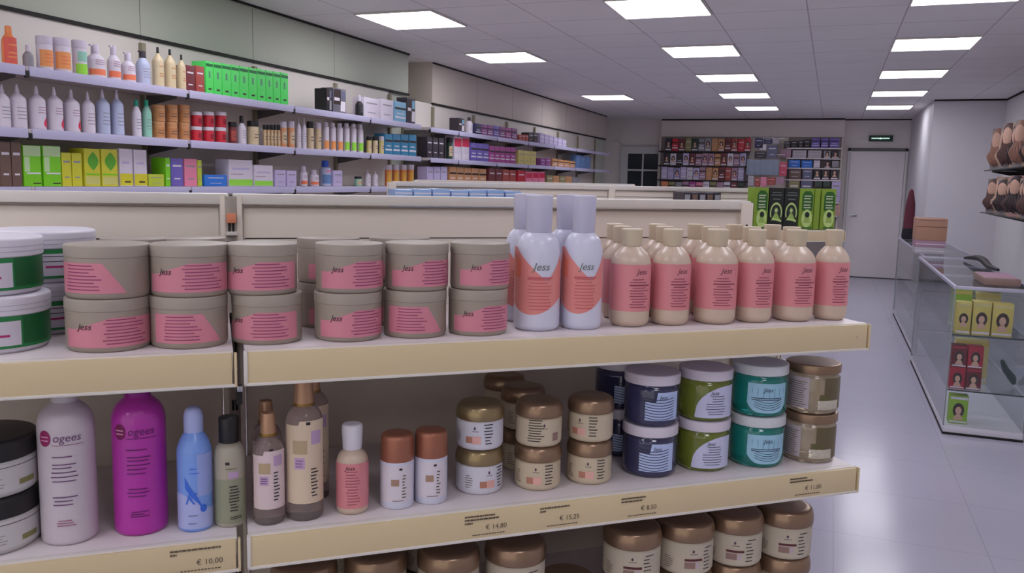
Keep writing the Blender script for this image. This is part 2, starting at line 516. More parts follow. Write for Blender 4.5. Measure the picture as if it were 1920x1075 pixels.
cols = [(-.163, .078, 1.07, [(0, .15), (1, -.1)]), (-.064, .076, 1.03, [(1, .28), (0, .0)]), (.037, .078, .985, [(0, -.35), (0, -.15)]),
        (.148, .074, .985, [(0, .12), (0, .12)]), (.246, .077, .96, [(1, .1), (0, .12)]), (.341, .072, .925, [(0, .0), (0, .2)])]
cn = ['first', 'second', 'third', 'fourth', 'fifth', 'sixth']
GJ = 'taupe jars with pink labels'
for i, (s, t, sc, two) in enumerate(cols):
    for j, (k, ro) in enumerate(two):
        place(tj, used, k, gp(s + (.002 if j and i != 2 else 0) - (.006 if i == 2 and j else 0), t, Z1 + j * .0676), GA + ro,
              'taupe jar with pink label, %s in the %s front stack from the green tubs' % ('upper' if j else 'lower', cn[i]), GJ, (sc, sc, 1.005))
for s, t, nm in ((-.135, .185, 'first'), (-.06, .19, 'second'), (.135, .185, 'fourth'), (.245, .185, 'fifth')):
    for j in range(2):
        place(tj, used, 0, gp(s, t, Z1 + j * .0676), GA + .4, 'taupe jar standing in the back row, %s one behind the %s front stack' % ('upper' if j else 'lower', nm), GJ, (.98, .98, 1.005))

green_gloss = M('green_print', (38, 128, 70), .4); green_dark = M('deep_green_print', (22, 96, 52), .4)
tub_white = M('tub_white', (222, 218, 230), .4, noise=.02); tub_label = M('tub_label_white', (206, 200, 214), .5)
magenta_ink = M('magenta_ink', (176, 44, 110), .5)
def green_tub():
    t = thing('hair_cream_tub', '', 'tub'); r = .066
    MB().lathe(roundprof([(0, 0), (r - .004, 0), (r - .001, .006), (r, .048), (r - .004, .049)], .003), tub_white, 72).obj('body', t)
    mb = MB().lathe(roundprof([(r - .004, .0475), (r + .0025, .0475), (r + .003, .070), (r - .002, .072), (0, .0718)], .0025), tub_white, 72)
    for z in (.054, .060): mb.wrap(r + .0032, -1.9, 1.9, z, z + .0008, M('tub_ridge', (184, 180, 196), .5), 40, 1)
    mb.obj('lid', t)
    R = r + .0006
    mb = MB().wrap(R, -1.9, 1.9, .007, .047, green_gloss, 48, 1).wrap(R + .0004, .62, 1.9, .011, .0465, green_dark, 20, 1).wrap(R + .0005, -.9, .58, .0105, .041, tub_label, 30, 1)
    mb.wrap(R + .0009, -.4, .38, .0215, .0245, magenta_ink, 14, 1)
    lines_block(mb, R + .0009, -.5, .3, .030, .037, 2, .001, ink)
    mb.obj('label', t)
    return t
gt = [green_tub()]; ug = [False]
GT = 'green and white tubs'
for j in range(2):
    place(gt, ug, 0, gp(-.303 + j * -.006, .107, Z1 + j * .0722), GA + .12, 'green and white tub in the front stack at the left edge, %s one' % ('upper' if j else 'lower'), GT)
for j in range(2):
    place(gt, ug, 0, gp(-.262, .236, Z1 + j * .0722), GA + .6, 'green and white tub in the stack behind the front tubs, %s one' % ('upper' if j else 'lower'), GT)

# white bottles with coral print and tall clear caps
bottle_white = M('milk_white_plastic', (212, 212, 232), .3, noise=.02, coat=.2)
coral = M('coral_print', (226, 140, 136), .4, noise=.05, scale=20); coral_deep = M('coral_ink', (200, 96, 104), .5); coral_o = M('coral_orange_print', (230, 124, 104), .4)
clear_cap = M('frosted_clear_cap', (232, 230, 250), .25, trans=.45, ior=1.3, noise=.02)
def white_coral():
    t = thing('lotion_bottle', '', 'bottle'); r = .0335
    bp_ = roundprof([(0, 0), (r - .004, 0), (r, .006), (r, .118), (r - .006, .141), (.017, .150), (.017, .152)], .014, 5)
    MB().lathe(bp_, bottle_white, 56).obj('body', t)
    mb = MB().lathe(roundprof([(.0165, .148), (.0185, .1495), (.0195, .205), (.017, .2065), (0, .2065)], .002), clear_cap, 40)
    mb.obj('cap', t)
    MB().lathe(roundprof([(0, .152), (.009, .152), (.009, .178), (.013, .180), (.013, .190), (0, .190)], .001), bottle_white, 24).obj('pump_head', t)
    R = r + .0004
    mb = MB().wrap(R, -1.6, 1.3, lambda u: .050 - .024 * math.sin(PI * min(1, u * 1.05)) , lambda u: .128 - .05 * min(1, max(0, (u - .18) * 2.0)) if u < .72 else .078 + .04 * (u - .72) / .28, coral, 40, 4)
    mb.wrap(R + .0002, -1.55, -.75, .082, lambda u: .1255 - .018 * u, coral_o, 12, 2)
    lines_block(mb, R + .0005, -.40, .66, .034, .079, 10, .0013, coral_deep, .3)
    mb.wrap(R + .0005, -.4, .7, .081, .0835, coral_deep, 10, 1)
    mb.text('Jess', .016, M('grey_green_ink', (110, 120, 116), .5), lambda x, y: ((R + .0006) * math.sin(x / R + .18), -(R + .0006) * math.cos(x / R + .18), .094 + y), .3)
    mb.obj('label', t)
    return t
wc = [white_coral()]; uw = [False]
GW = 'white bottles with coral labels and clear caps'
for s, t, ro, sc, nm in ((.439, .080, -.4, 1.06, 'front left'), (.511, .073, -.4, .95, 'front right'), (.445, .158, -.5, .97, 'back left'), (.52, .158, -.4, .97, 'back right')):
    place(wc, uw, 0, gp(s, t, Z1), GA + ro, 'tall white bottle with coral label and clear cap, %s one of the four' % nm, GW, (sc, sc, 1))

# pink and beige bottles in three rows
beige_b = M('beige_bottle_plastic', (206, 184, 166), .32, noise=.03, coat=.15)
beige_cap = M('beige_cap', (204, 188, 164), .4, noise=.03)
rose = M('rose_print', (220, 138, 146), .4, noise=.05, scale=25); rose_d = M('rose_ink', (136, 58, 84), .5)
def pink_bottle():
    t = thing('shampoo_bottle', '', 'bottle'); r = .0325
    MB().lathe(roundprof([(0, 0), (r - .006, 0), (r, .008), (r, .104), (r - .006, .116), (.014, .128), (.014, .130)], .012, 5), beige_b, 56).obj('body', t)
    MB().lathe(roundprof([(.0145, .1275), (.0155, .1278), (.0168, .1535), (.0155, .155), (0, .155)], .0015), beige_cap, 40).obj('cap', t)
    R = r + .0004
    mb = MB().wrap(R, -PI + .05, PI - .05, lambda u: .026, .100, rose, 60, 2)
    lines_block(mb, R + .0005, -.3, .75, .032, .076, 11, .0012, rose_d, .35)
    mb.wrap(R + .0005, -.3, .8, .0665, .0685, rose_d, 10, 1)
    mb.text('Jess', .012, M('plum_ink', (96, 54, 70), .5), lambda x, y: ((R + .0006) * math.sin(x / R + .3), -(R + .0006) * math.cos(x / R + .3), .085 + y), .3)
    mb.obj('label', t)
    return t
pb = [pink_bottle()]; up_ = [False]
GP = 'pink and beige shampoo bottles'
for i, (s, t, sc, ro) in enumerate([(.598, .078, .99, -.2), (.670, .074, .95, -.22), (.752, .070, 1.05, -.38), (.826, .067, .93, -.25), (.904, .065, 1.04, -.3), (.977, .059, .88, -.3)]):
    place(pb, up_, 0, gp(s, t, Z1), GA + ro, 'pink and beige bottle in the front row, %s from the white bottles' % cn[i], GP, (sc, sc, 1))
def row_at(t, pix):
    return pix
for i, (s, t) in enumerate([(.617, .150), (.697, .148), (.787, .146), (.868, .142), (.950, .138)]):
    place(pb, up_, 0, gp(s, t, Z1), GA + .1 * (i % 3), 'pink and beige bottle in the middle row, %s from the left' % cn[i], GP, (.95, .95, 1.0))
for i, (s, t) in enumerate([(.640, .222), (.722, .218), (.803, .22), (.882, .214), (.962, .21)]):
    place(pb, up_, 0, gp(s, t, Z1), GA + .1 * (i % 3), 'pink and beige bottle in the back row, %s from the left, mostly hidden' % cn[i], GP, (.95, .95, 1.0))

# ---- second shelf
black_lid = M('black_lid', (34, 32, 34), .35); jar_grey = M('pale_grey_jar', (196, 192, 192), .45)
def black_jar():
    t = thing('hair_butter_jar', '', 'jar'); r = .0600
    MB().lathe(roundprof([(0, 0), (r - .004, 0), (r, .005), (r, .046), (r - .004, .047)], .003), jar_grey, 64).obj('body', t)
    MB().lathe(roundprof([(r - .004, .046), (r + .001, .046), (r + .001, .069), (r - .002, .0725), (0, .0725)], .004), black_lid, 64).obj('lid', t)
    R = r + .0004
    mb = MB().wrap(R, -1.5, 1.5, .008, .043, M('pale_label', (206, 202, 204), .5), 30, 1)
    mb.wrap(R + .0004, -1.4, 1.4, .0385, .0395, ink_soft, 30, 1)
    mb.wrap(R + .0004, .75, 1.15, .013, .020, M('olive_print', (136, 132, 84), .5), 8, 1)
    lines_block(mb, R + .0004, -.9, .5, .014, .032, 6, .0011, M('grey_ink', (150, 146, 150), .5), .2)
    mb.obj('label', t)
    return t
bj = [black_jar()]; ub = [False]
for j in range(2):
    place(bj, ub, 0, gp(-.313, .080, Z2 + j * .0728), GA + .1, 'grey jar with black lid at left edge of second shelf, %s one' % ('upper' if j else 'lower'), 'grey jars with black lids')

def ogee_bottle(body, txt, under, col_disc, label, s, t, ro):
    o = thing('shampoo_bottle', label, 'bottle', gp(s, t, Z2), GA + ro); r = .0338
    MB().lathe(roundprof([(0, 0), (r - .003, 0), (r, .004), (r, .158), (r - .005, .172), (.016, .183), (.0145, .186)], .012, 5), body, 56).obj('body', o)
    MB().lathe(roundprof([(.0148, .184), (.0165, .1845), (.0155, .215), (0, .216)], .003), M(body.name + '_cap', tuple(int(c) for c in CAPS[body.name]), .4), 32).obj('cap', o)
    R = r + .0005
    mb = MB()
    a0 = -.62; zc = .1425
    mb.patch(lambda u, v: ((R) * math.sin(a0 + v * .0085 * math.cos(2*PI*u) / R), -R * math.cos(a0 + v * .0085 * math.cos(2*PI*u) / R), zc + v * .0105 * math.sin(2*PI*u)), 28, 3, col_disc)
    for dz in (-.0035, .0012):
        mb.wrap(R + .0004, a0 - .16, a0 + .16, zc + dz, zc + dz + .0016, M('disc_bar', (226, 150, 190), .5), 6, 1)
    mb.text('ogees', .0145, txt, lambda x, y: ((R + .0003) * math.sin(x / R + .18), -(R + .0003) * math.cos(x / R + .18), .1385 + y + .02 * x / 5), .15)
    mb.wrap(R + .0003, -.35, .75, .1335, .1342, under, 10, 1)
    for z0, n, gap in ((.118, 1, 0), (.108, 1, 0), (.086, 4, .0058), (.055, 3, .005)):
        for k in range(n): mb.lines(R + .0003, -.42, .52, [z0 + k * gap], .0014, txt, .25)
    for k in range(3): mb.lines(R + .0003, -.3, .42, [.0275 + k * .0032], .0012, under, .3)
    mb.obj('label', o)
    return o
CAPS = {'white_bottle_plastic': (205, 198, 204), 'magenta_bottle_plastic': (150, 30, 140)}
wb = M('white_bottle_plastic', (206, 194, 204), .35, noise=.02); mg = M('magenta_bottle_plastic', (184, 52, 168), .3, noise=.03, coat=.2)
ogee_bottle(wb, M('purple_ink', (112, 66, 116), .5), M('mauve_ink', (160, 96, 130), .5), M('plum_disc', (150, 36, 96), .5), 'tall white bottle with plum disc logo, beside the magenta bottle', -.217, .067, -.02)
ogee_bottle(mg, M('dark_purple_ink', (104, 20, 104), .5), M('dark_purple_ink', (104, 20, 104), .5), M('plum_disc_dark', (120, 20, 84), .5), 'tall magenta bottle with round logo on the second shelf', -.131, .072, -.03)

# blue bottle
o = thing('spray_bottle', 'slim blue bottle with pale rounded cap and blue swirl', 'bottle', gp(-.062, .054, Z2), GA)
r = .0225
blue_b = M('blue_bottle_plastic', (126, 164, 240), .3, noise=.04, coat=.2); pale_bl = M('pale_blue_plastic', (176, 186, 236), .3)
MB().lathe(roundprof([(0, 0), (r - .002, 0), (r, .003), (r, .112), (r - .005, .125), (.012, .134), (.0115, .136)], .009, 5), blue_b, 48).obj('body', o)
MB().lathe(roundprof([(.0115, .134), (.0125, .1345), (.0125, .157), (.009, .167), (0, .169)], .005, 4), pale_bl, 36).obj('cap', o)
R = r + .0004
mb = MB().wrap(R, -2.2, 2.2, .005, lambda u: .042 + .012 * math.sin(u * 6), pale_bl, 40, 2)
mb.wrap(R + .0002, .15, 1.7, .05, .108, M('soft_blue_print', (156, 172, 232), .4), 20, 2)
sw = M('swirl_blue', (60, 110, 224), .4)
mb.patch(lambda u, v: ((R + .0005) * math.sin(-.55 + .95 * u + .0), -(R + .0005) * math.cos(-.55 + .95 * u), .058 - .024 * u * u + (v - .5) * (.010 * (1 - u) + .004) + .012 * (1 - u) ** 4), 16, 3, sw)
mb.patch(lambda u, v: ((R + .0007) * math.sin(.48 + v * .2 * math.cos(2*PI*u)), -(R + .0007) * math.cos(.48 + v * .2 * math.cos(2*PI*u)), .033 + v * .0055 * math.sin(2*PI*u)), 20, 2, sw)
mb.text('K', .022, sw, lambda x, y: ((R + .0006) * math.sin(x / R - .28), -(R + .0006) * math.cos(x / R - .28), .040 + y), .3)
mb.lines(R + .0006, -.35, .35, [.088, .082], .0009, sw, .3); mb.lines(R + .0005, -.4, .15, [.0235, .0125], .001, M('slate_ink', (92, 96, 140), .5))
mb.obj('label', o)

# olive bottle with black cap
o = thing('lotion_bottle', 'olive grey bottle with square black cap, last in the left bay', 'bottle', gp(-.017, .054, Z2), GA)
r = .0205
MB().lathe(roundprof([(0, 0), (r - .002, 0), (r, .003), (r, .102), (r - .004, .112), (.011, .115), (.011, .117)], .008, 5), M('olive_grey_plastic', (176, 168, 152), .35, noise=.03), 48).obj('body', o)
MB().lathe(roundprof([(.011, .116), (.0135, .1162), (.0135, .151), (0, .152)], .0015), black_lid, 36).obj('cap', o)
R = r + .0004
mb = MB().wrap(R, -1.4, 1.4, .006, .068, M('moss_label', (150, 152, 128), .45), 24, 1)
mb.wrap(R + .0003, -.1, .55, .070, .079, M('lilac_print', (190, 160, 196), .5), 8, 1)
mb.wrap(R + .0003, -.28, -.02, .089, .093, ink, 5, 1)
for k in range(9): mb.lines(R + .0005, -.12, .62, [.024 + k * .0042], .0016, ink, .4)
mb.lines(R + .0005, -.1, .8, [.0125, .015], .0012, ink, .2); mb.lines(R + .0003, -.3, .5, [.083], .0009, ink_soft, .2)
mb.obj('label', o)

# clear bottles with gold caps
liquid = M('clear_pinkish_liquid', (236, 216, 214), .06, trans=.82, ior=1.33, noise=.02)
gold_cap = M('rose_gold_cap', (190, 148, 118), .35, .35, noise=.04); dk_gold = M('dark_gold_ring', (150, 116, 60), .35, .6)
def clear_bottle(name, label, s, t, r, hb, capr, h, lab_m, z=Z2, ro=0, group=None):
    o = thing(name, label, 'bottle', gp(s, t, z), GA + ro, group)
    MB().lathe(roundprof([(0, 0), (r - .002, 0), (r, .003), (r, hb - .02), (r - .004, hb - .009), (capr, hb), (capr, hb + .003)], .008, 5), liquid, 48).obj('body', o)
    mb = MB().lathe(roundprof([(capr, hb), (capr + .0012, hb + .0005), (capr - .0012, h), (0, h)], .001), gold_cap, 36)
    mb.lathe([(capr + .0016, hb - .001), (capr + .002, hb + .0015), (capr + .0014, hb + .003)], dk_gold, 36)
    mb.obj('cap', o)
    R = r + .0005
    mb = MB().wrap(R, -1.2, 1.2, .024 if r < .024 else .026, lambda u: (hb - .024) if u < .35 else hb - .018, lab_m, 30, 2)
    lil = M('lilac_print', (190, 160, 196), .5)
    mb.wrap(R + .0003, -.62, -.08, hb * .47, hb * .57, lil, 8, 1); mb.wrap(R + .0003, .25, .85, hb * .68, hb * .80, lil, 8, 1)
    mb.wrap(R + .0003, -.7, .05, hb * .60, hb * .72, M('tan_print', (186, 162, 130), .5), 8, 1)
    mb.lines(R + .0006, -.55, -.15, [hb * .49, hb * .515, hb * .54], .0011, M('purple_ink', (112, 66, 116), .5), .2)
    mb.wrap(R + .0003, .0, .22, hb * .855, hb * .88, ink, 4, 1)
    for k in range(9): mb.lines(R + .0005, .2, .66, [.036 + k * .0048], .0018, ink, .45)
    mb.obj('label', o)
    return o
lab_p = M('blush_label', (222, 200, 204), .45); lab_c = M('champagne_label', (220, 198, 174), .45)
clear_bottle('mist_bottle', 'small clear bottle with blush label and gold cap, in front', .034, .047, .0214, .124, .0100, .155, lab_p)
clear_bottle('mist_bottle', 'small clear bottle with gold cap, hidden behind the small one in front', .035, .112, .0214, .124, .0100, .155, lab_p)
clear_bottle('mist_bottle', 'tall clear bottle with champagne label and gold cap, in front', .083, .053, .0262, .162, .0130, .206, lab_c)
clear_bottle('mist_bottle', 'tall clear bottle with gold cap, standing right behind the front tall one', .100, .125, .0262, .162, .0130, .206, lab_c)

# small pink bottle with white cap
o = thing('lotion_bottle', 'small pink bottle with white cap on the second shelf', 'bottle', gp(.150, .052, Z2), GA)
r = .0228
MB().lathe(roundprof([(0, 0), (r - .003, 0), (r, .004), (r, .076), (r - .003, .085), (.012, .092), (.012, .094)], .007, 5), beige_b, 48).obj('body', o)
MB().lathe(roundprof([(.012, .092), (.0135, .0925), (.0150, .124), (.0135, .129), (0, .129)], .003), tub_white, 36).obj('cap', o)
R = r + .0004
mb = MB().wrap(R, -1.7, 1.7, .010, .076, rose, 30, 1)
lines_block(mb, R + .0004, -.6, .35, .016, .064, 12, .0009, rose_d, .4)
mb.text('Jess', .009, M('plum_ink', (96, 54, 70), .5), lambda x, y: ((R + .0006) * math.sin(x / R - .3), -(R + .0006) * math.cos(x / R - .3), .067 + y), .3)
mb.obj('label', o)

# two white bottles with copper caps
copper = M('copper_cap', (170, 110, 88), .32, .45, noise=.04)
def copper_bottle():
    t = thing('lotion_bottle', '', 'bottle'); r = .0232
    MB().lathe(roundprof([(0, 0), (r - .001, 0), (r, .003), (r, .070), (r - .002, .071)], .002), bottle_white, 48).obj('body', t)
    MB().lathe(roundprof([(r - .002, .0695), (r, .070), (r - .0006, .104), (r - .003, .109), (0, .1095)], .003), copper, 48).obj('cap', t)
    R = r + .0004
    mb = MB().wrap(R, -1.0, 1.0, .012, .066, M('shell_label', (222, 214, 226), .45), 20, 1)
    mb.wrap(R + .0003, -.35, .12, .036, .046, M('brown_stamp', (168, 136, 116), .5), 8, 2)
    mb.wrap(R + .0003, .12, .3, .0595, .0625, ink, 4, 1)
    for k in range(8): mb.lines(R + .0003, .28, .58, [.018 + k * .0046], .0017, ink_soft, .5)
    mb.lines(R + .0003, -.3, .5, [.0135], .0009, ink_soft)
    mb.obj('label', t)
    return t
cb = [copper_bottle()]; uc = [False]
place(cb, uc, 0, gp(.216, .056, Z2), GA - .2, 'white bottle with copper cap, left one of two', 'white bottles with copper caps', (1.06, 1.06, 1))
place(cb, uc, 0, gp(.268, .060, Z2), GA - .2, 'white bottle with copper cap, right one of two', 'white bottles with copper caps')

# jars with bronze lids
bronze = M('bronze_lid', (156, 128, 106), .30, .72, noise=.06, scale=20)
bronze_gold = M('gold_bronze_lid', (158, 138, 104), .30, .72, noise=.06, scale=20)
def kera_jar(name, r, hb, h, body_m, lid_m, kind):
    t = thing(name, '', 'jar')
    MB().lathe(roundprof([(0, 0), (r - .004, 0), (r - .0005, .004), (r - .0005, hb - .003), (r - .004, hb)], .003), body_m, 56).obj('body', t)
    lh = h - hb
    MB().lathe(roundprof([(r - .004, hb - .001), (r + .0012, hb - .0005), (r + .0015, hb + lh * .45), (r - .002, h - .0025), (r - .010, h), (0, h)], .005, 4), lid_m, 56).obj('lid', t)
    R = r - .0001
    mb = MB().wrap(R, -2.6, 2.6, .006, hb - .004, LABM[kind], 50, 1)
    R += .0004
    pl = M('plume_print', (96, 60, 84), .5)
    mb.patch(lambda u, v: (R * math.sin(-.02 + .09 * (v - .5) * math.sin(PI * u)), -R * math.cos(-.02 + .09 * (v - .5) * math.sin(PI * u)), hb * .70 + .006 * u), 6, 2, pl)
    mb.wrap(R, -.14, .14, hb * .655, hb * .67, ink, 4, 1)
    if kind == 'dark':
        mb.wrap(R, -.32, .32, hb * .46, hb * .53, M('maroon_ink', (92, 40, 48), .5), 10, 1)
        mb.wrap(R, -.32, .06, hb * .24, hb * .43, M('brown_patch', (150, 120, 112), .5), 8, 1)
        mb.wrap(R, .08, .22, hb * .24, hb * .43, M('lilac_patch', (196, 176, 186), .5), 4, 1)
    elif kind == 'back':
        mb.wrap(R, .38, .7, hb * .22, hb * .50, M('brown_patch', (150, 120, 112), .5), 6, 1)
        for k in range(9): mb.lines(R, -.75, .0, [.010 + k * hb * .088], .0014, ink, .25)
    else:
        mb.wrap(R, -.42, -.1, hb * .26, hb * .48, M('russet_patch', (186, 128, 108), .5), 6, 1)
        mb.wrap(R + .0002, -.12, .24, hb * .24, hb * .50, M('pink_patch', (222, 172, 190) if kind == 'beige' else (232, 178, 170), .5), 8, 1)
    if kind != 'back':
        for k in range(7): mb.lines(R, .36, .78, [.011 + k * hb * .105], .0016, ink, .45)
        mb.lines(R, -1.1, -.7, [.012 + k * .0036 for k in range(6)], .0010, ink_soft, .4)
    mb.obj('label', t)
    return t
LABM = {'white': M('white_label', (216, 214, 228), .45), 'beige': M('beige_label', (206, 190, 166), .45), 'back': M('beige_label', (206, 190, 166), .45), 'dark': M('sand_label', (198, 186, 168), .45)}
LABM['beige_dim'] = LABM['beige']
kj = [kera_jar('hair_cream_jar', .0362, .0465, .0700, tub_white, bronze_gold, 'white'),
      kera_jar('hair_cream_jar', .0362, .0465, .0700, LABM['beige'], bronze, 'beige'),
      kera_jar('hair_cream_jar', .0362, .0465, .0700, LABM['beige'], bronze, 'back')]
uk = [False] * 3
GK = 'small jars with bronze lids on the second shelf'
HJ = .0698
for s, t, ks, ro, nm in ((.352, .086, (0, 0), (.15, -.5), 'white'), (.446, .076, (1, 2), (-.44, -.12), 'middle beige'), (.536, .077, (1, 1), (-.47, -.9), 'right beige')):
    for j in range(2):
        place(kj, uk, ks[j], gp(s, t, Z2 + j * HJ), GA + ro[j], '%s jar with bronze lid, %s of the front stack' % (nm, 'upper' if j else 'lower'), GK)
for s, t, nm in ((.452, .165, 'middle'), (.448, .250, 'rear')):
    for j in range(2):
        place(kj, uk, 1, gp(s, t, Z2 + j * HJ), GA, 'shaded bronze lidded jar, %s, in the %s stack behind the beige jars' % ('upper' if j else 'lower', nm), GK)

# gel jars
def gel_jar(name, r, h, hl, gel, lid, rim, label_fn):
    t = thing(name, '', 'jar'); hb = h - hl
    MB().lathe(roundprof([(0, 0), (r - .006, 0), (r - .001, .006), (r - .001, hb - .008), (r - .005, hb - .002), (r - .005, hb + .004)], .005, 4), gel, 64).obj('body', t)
    mb = MB().lathe(roundprof([(r - .004, hb), (r, hb + .0003), (r, h - .001), (r - .002, h), (0, h)], .0012), lid, 64)
    if rim: mb.lathe([(r - .002, hb - .0025), (r + .0006, hb - .0015), (r + .0006, hb)], rim, 64)
    mb.obj('lid', t)
    mb = MB(); label_fn(mb, r - .0004, hb); mb.obj('label', t)
    return t
sky_l = M('ice_blue_label', (186, 204, 246), .45); pale_l = M('ice_label', (206, 208, 240), .45); aqua_l = M('aqua_label', (160, 206, 232), .45)
navy_ink = M('navy_ink', (56, 52, 84), .5)
def blue_lab(mb, R, hb):
    mb.wrap(R, -.15, 1.18, .012, lambda u: hb - .026 if u < .32 else hb - .010, sky_l, 24, 3)
    for k in range(8):
        z = .016 + k * (hb - .034) / 7.5
        mb.patch(lambda u, v, z=z: ((R + .0004) * math.sin(-.15 + 1.1 * u), -(R + .0004) * math.cos(-.15 + 1.1 * u), z - .003 * math.sin(PI * u) + v * .0012), 12, 1, navy_ink)
    mb.text('Jess', .009, navy_ink, lambda x, y: ((R + .0006) * math.sin(x / R + .5), -(R + .0006) * math.cos(x / R + .5), hb - .021 + y), .3)
def green_lab(mb, R, hb):
    mb.wrap(R, -.10, 1.6, .007, lambda u: .012 + (hb - .020) * math.sqrt(max(0, 1 - (1 - min(1, u * 1.35)) ** 2)), pale_l, 30, 3)
    for k in range(8): mb.lines(R + .0005, .35 - k * .02 if k < 5 else .5, 1.1, [.013 + k * (hb - .034) / 8], .0010, navy_ink, .2)
    mb.text('Jess', .009, navy_ink, lambda x, y: ((R + .0006) * math.sin(x / R + .62), -(R + .0006) * math.cos(x / R + .62), hb - .022 + y), .3)
def teal_lab(mb, R, hb):
    mb.wrap(R, -.12, 1.4, lambda u: .008 + .016 * abs(2 * u - 1) ** 4, hb - .012, aqua_l, 30, 3)
    for k in range(7):
        a = .05 + k * .2
        mb.wrap(R + .0004, a, a + .014, .03 + .012 * abs(k - 3) / 3, hb - .02, M('steel_blue_ink', (96, 130, 170), .5), 2, 1)
    mb.lines(R + .0005, .0, 1.25, [.030, .033], .0012, navy_ink, .1)
    for k in range(4):
        mb.patch(lambda u, v, k=k: ((R + .0005) * math.sin(.15 + 1.0 * u), -(R + .0005) * math.cos(.15 + 1.0 * u), .013 + k * .004 + .006 * (2 * u - 1) ** 2 + v * .0009), 10, 1, navy_ink)
    mb.text('Jess', .010, navy_ink, lambda x, y: ((R + .0006) * math.sin(x / R + .62), -(R + .0006) * math.cos(x / R + .62), hb - .026 + y), .3)
def silver_lab(mb, R, hb):
    mb.wrap(R, -1.3, -.28, .010, hb - .006, M('silver_lilac_label', (190, 178, 186), .4), 20, 1)
    for k in range(12): mb.lines(R + .0004, -1.2, -.36, [.013 + k * (hb - .024) / 12], .0010, ink_soft, .2)
    mb.wrap(R, .28, 1.3, .010, hb - .006, M('brushed_bronze_label', (120, 108, 84), .3, .6), 20, 1)
    mb.wrap(R + .0004, .05, .95, .010, .026, M('foil_bright', (230, 222, 206), .15, .9, bump=1.0, scale=160), 20, 4)
    mb.wrap(R + .0003, .1, .5, .026, .036, M('foil_olive', (118, 112, 80), .3, .7), 10, 1)
gel_b = M('blue_gel', (66, 66, 104), .12, trans=.25, ior=1.4, coat=.5); gel_g = M('green_gel', (140, 152, 62), .10, trans=.45, ior=1.4, coat=.5)
gel_t = M('teal_gel', (34, 150, 144), .10, trans=.45, ior=1.4, coat=.5); gel_c = M('clear_gel', (196, 178, 152), .08, trans=.5, ior=1.4, coat=.5)
lid_l = M('lavender_white_lid', (222, 214, 230), .4)
gj = [gel_jar('gel_jar', .0460, .0858, .0175, gel_b, lid_l, None, blue_lab), gel_jar('gel_jar', .0450, .0862, .0175, gel_g, lid_l, None, green_lab),
      gel_jar('gel_jar', .0475, .0882, .0175, gel_t, M('white_lid', (214, 218, 226), .4), None, teal_lab), gel_jar('gel_jar', .0465, .0868, .0160, gel_c, bronze, None, silver_lab)]
uj = [False] * 4
for k, s, t, h, cn_, ros in ((0, .650, .085, .0858, 'dark blue gel', (-.72, -.58)), (1, .753, .086, .0866, 'green gel', (-.86, -.82)), (2, .857, .079, .0890, 'teal gel', (-.82, -.92)), (3, .963, .072, .0870, 'clear gel with bronze lid', (-.7, -.5))):
    for j in range(2):
        place(gj, uj, k, gp(s, t, Z2 + j * h), GA + ros[j], 'jar of %s, %s of the front stack' % (cn_, 'upper' if j else 'lower'), 'stacked gel jars')
for j in range(2):
    place(gj, uj, 0, gp(.648, .195, Z2 + j * .0858), GA - .55, 'jar of dark blue gel, %s of the stack standing behind' % ('upper' if j else 'lower'), 'stacked gel jars')

# ---- third shelf
bigj = [kera_jar('hair_mask_jar', .0475, .0580, .0860, LABM['dark'], bronze, 'dark')]
ubg = [False]
HB = .0862
GB = 'large jars with bronze lids on the bottom shelf in view'
for i, (s, t, ro, nm) in enumerate([(.614, .065, -.44, 'fourth'), (.715, .065, -.22, 'third'), (.815, .068, -.54, 'second'), (.917, .065, -.5, 'first')]):
    for j in range(2):
        place(bigj, ubg, 0, gp(s, t, Z3 + j * HB), GA + ro, 'beige jar with bronze lid, %s in the %s bottom shelf stack from the right' % ('upper' if j else 'lower', nm), GB)
for i, (s, t, ro, nm) in enumerate([(.408, .066, -.3, 'at the middle of the bay'), (.300, .070, .0, 'second left of the middle'), (.190, .09, .0, 'third left of the middle'), (.085, .09, .0, 'nearest the seam post')]):
    n = 2
    for j in range(n):
        place(bigj, ubg, 0, gp(s, t, Z3 + j * HB), GA + ro, 'dim bronze lidded jar, %s of the stack %s, bottom shelf' % ('upper' if j else 'lower', nm), GB)
place(bigj, ubg, 0, gp(.508, .09, Z3), GA, 'single bronze lidded jar in the gap of the bottom shelf, only its lid in view', GB)
for i, (s, t) in enumerate([(.72, .19), (.82, .19), (.92, .175), (.30, .20), (.19, .21)]):
    for j in range(2):
        place(bigj, ubg, 0, gp(s, t, Z3 + j * HB), GA, 'bronze lidded jar in bottom shelf back row, %s in %s stack from left' % ('upper' if j else 'lower', ['third', 'fourth', 'fifth', 'second', 'first'][i]), GB)

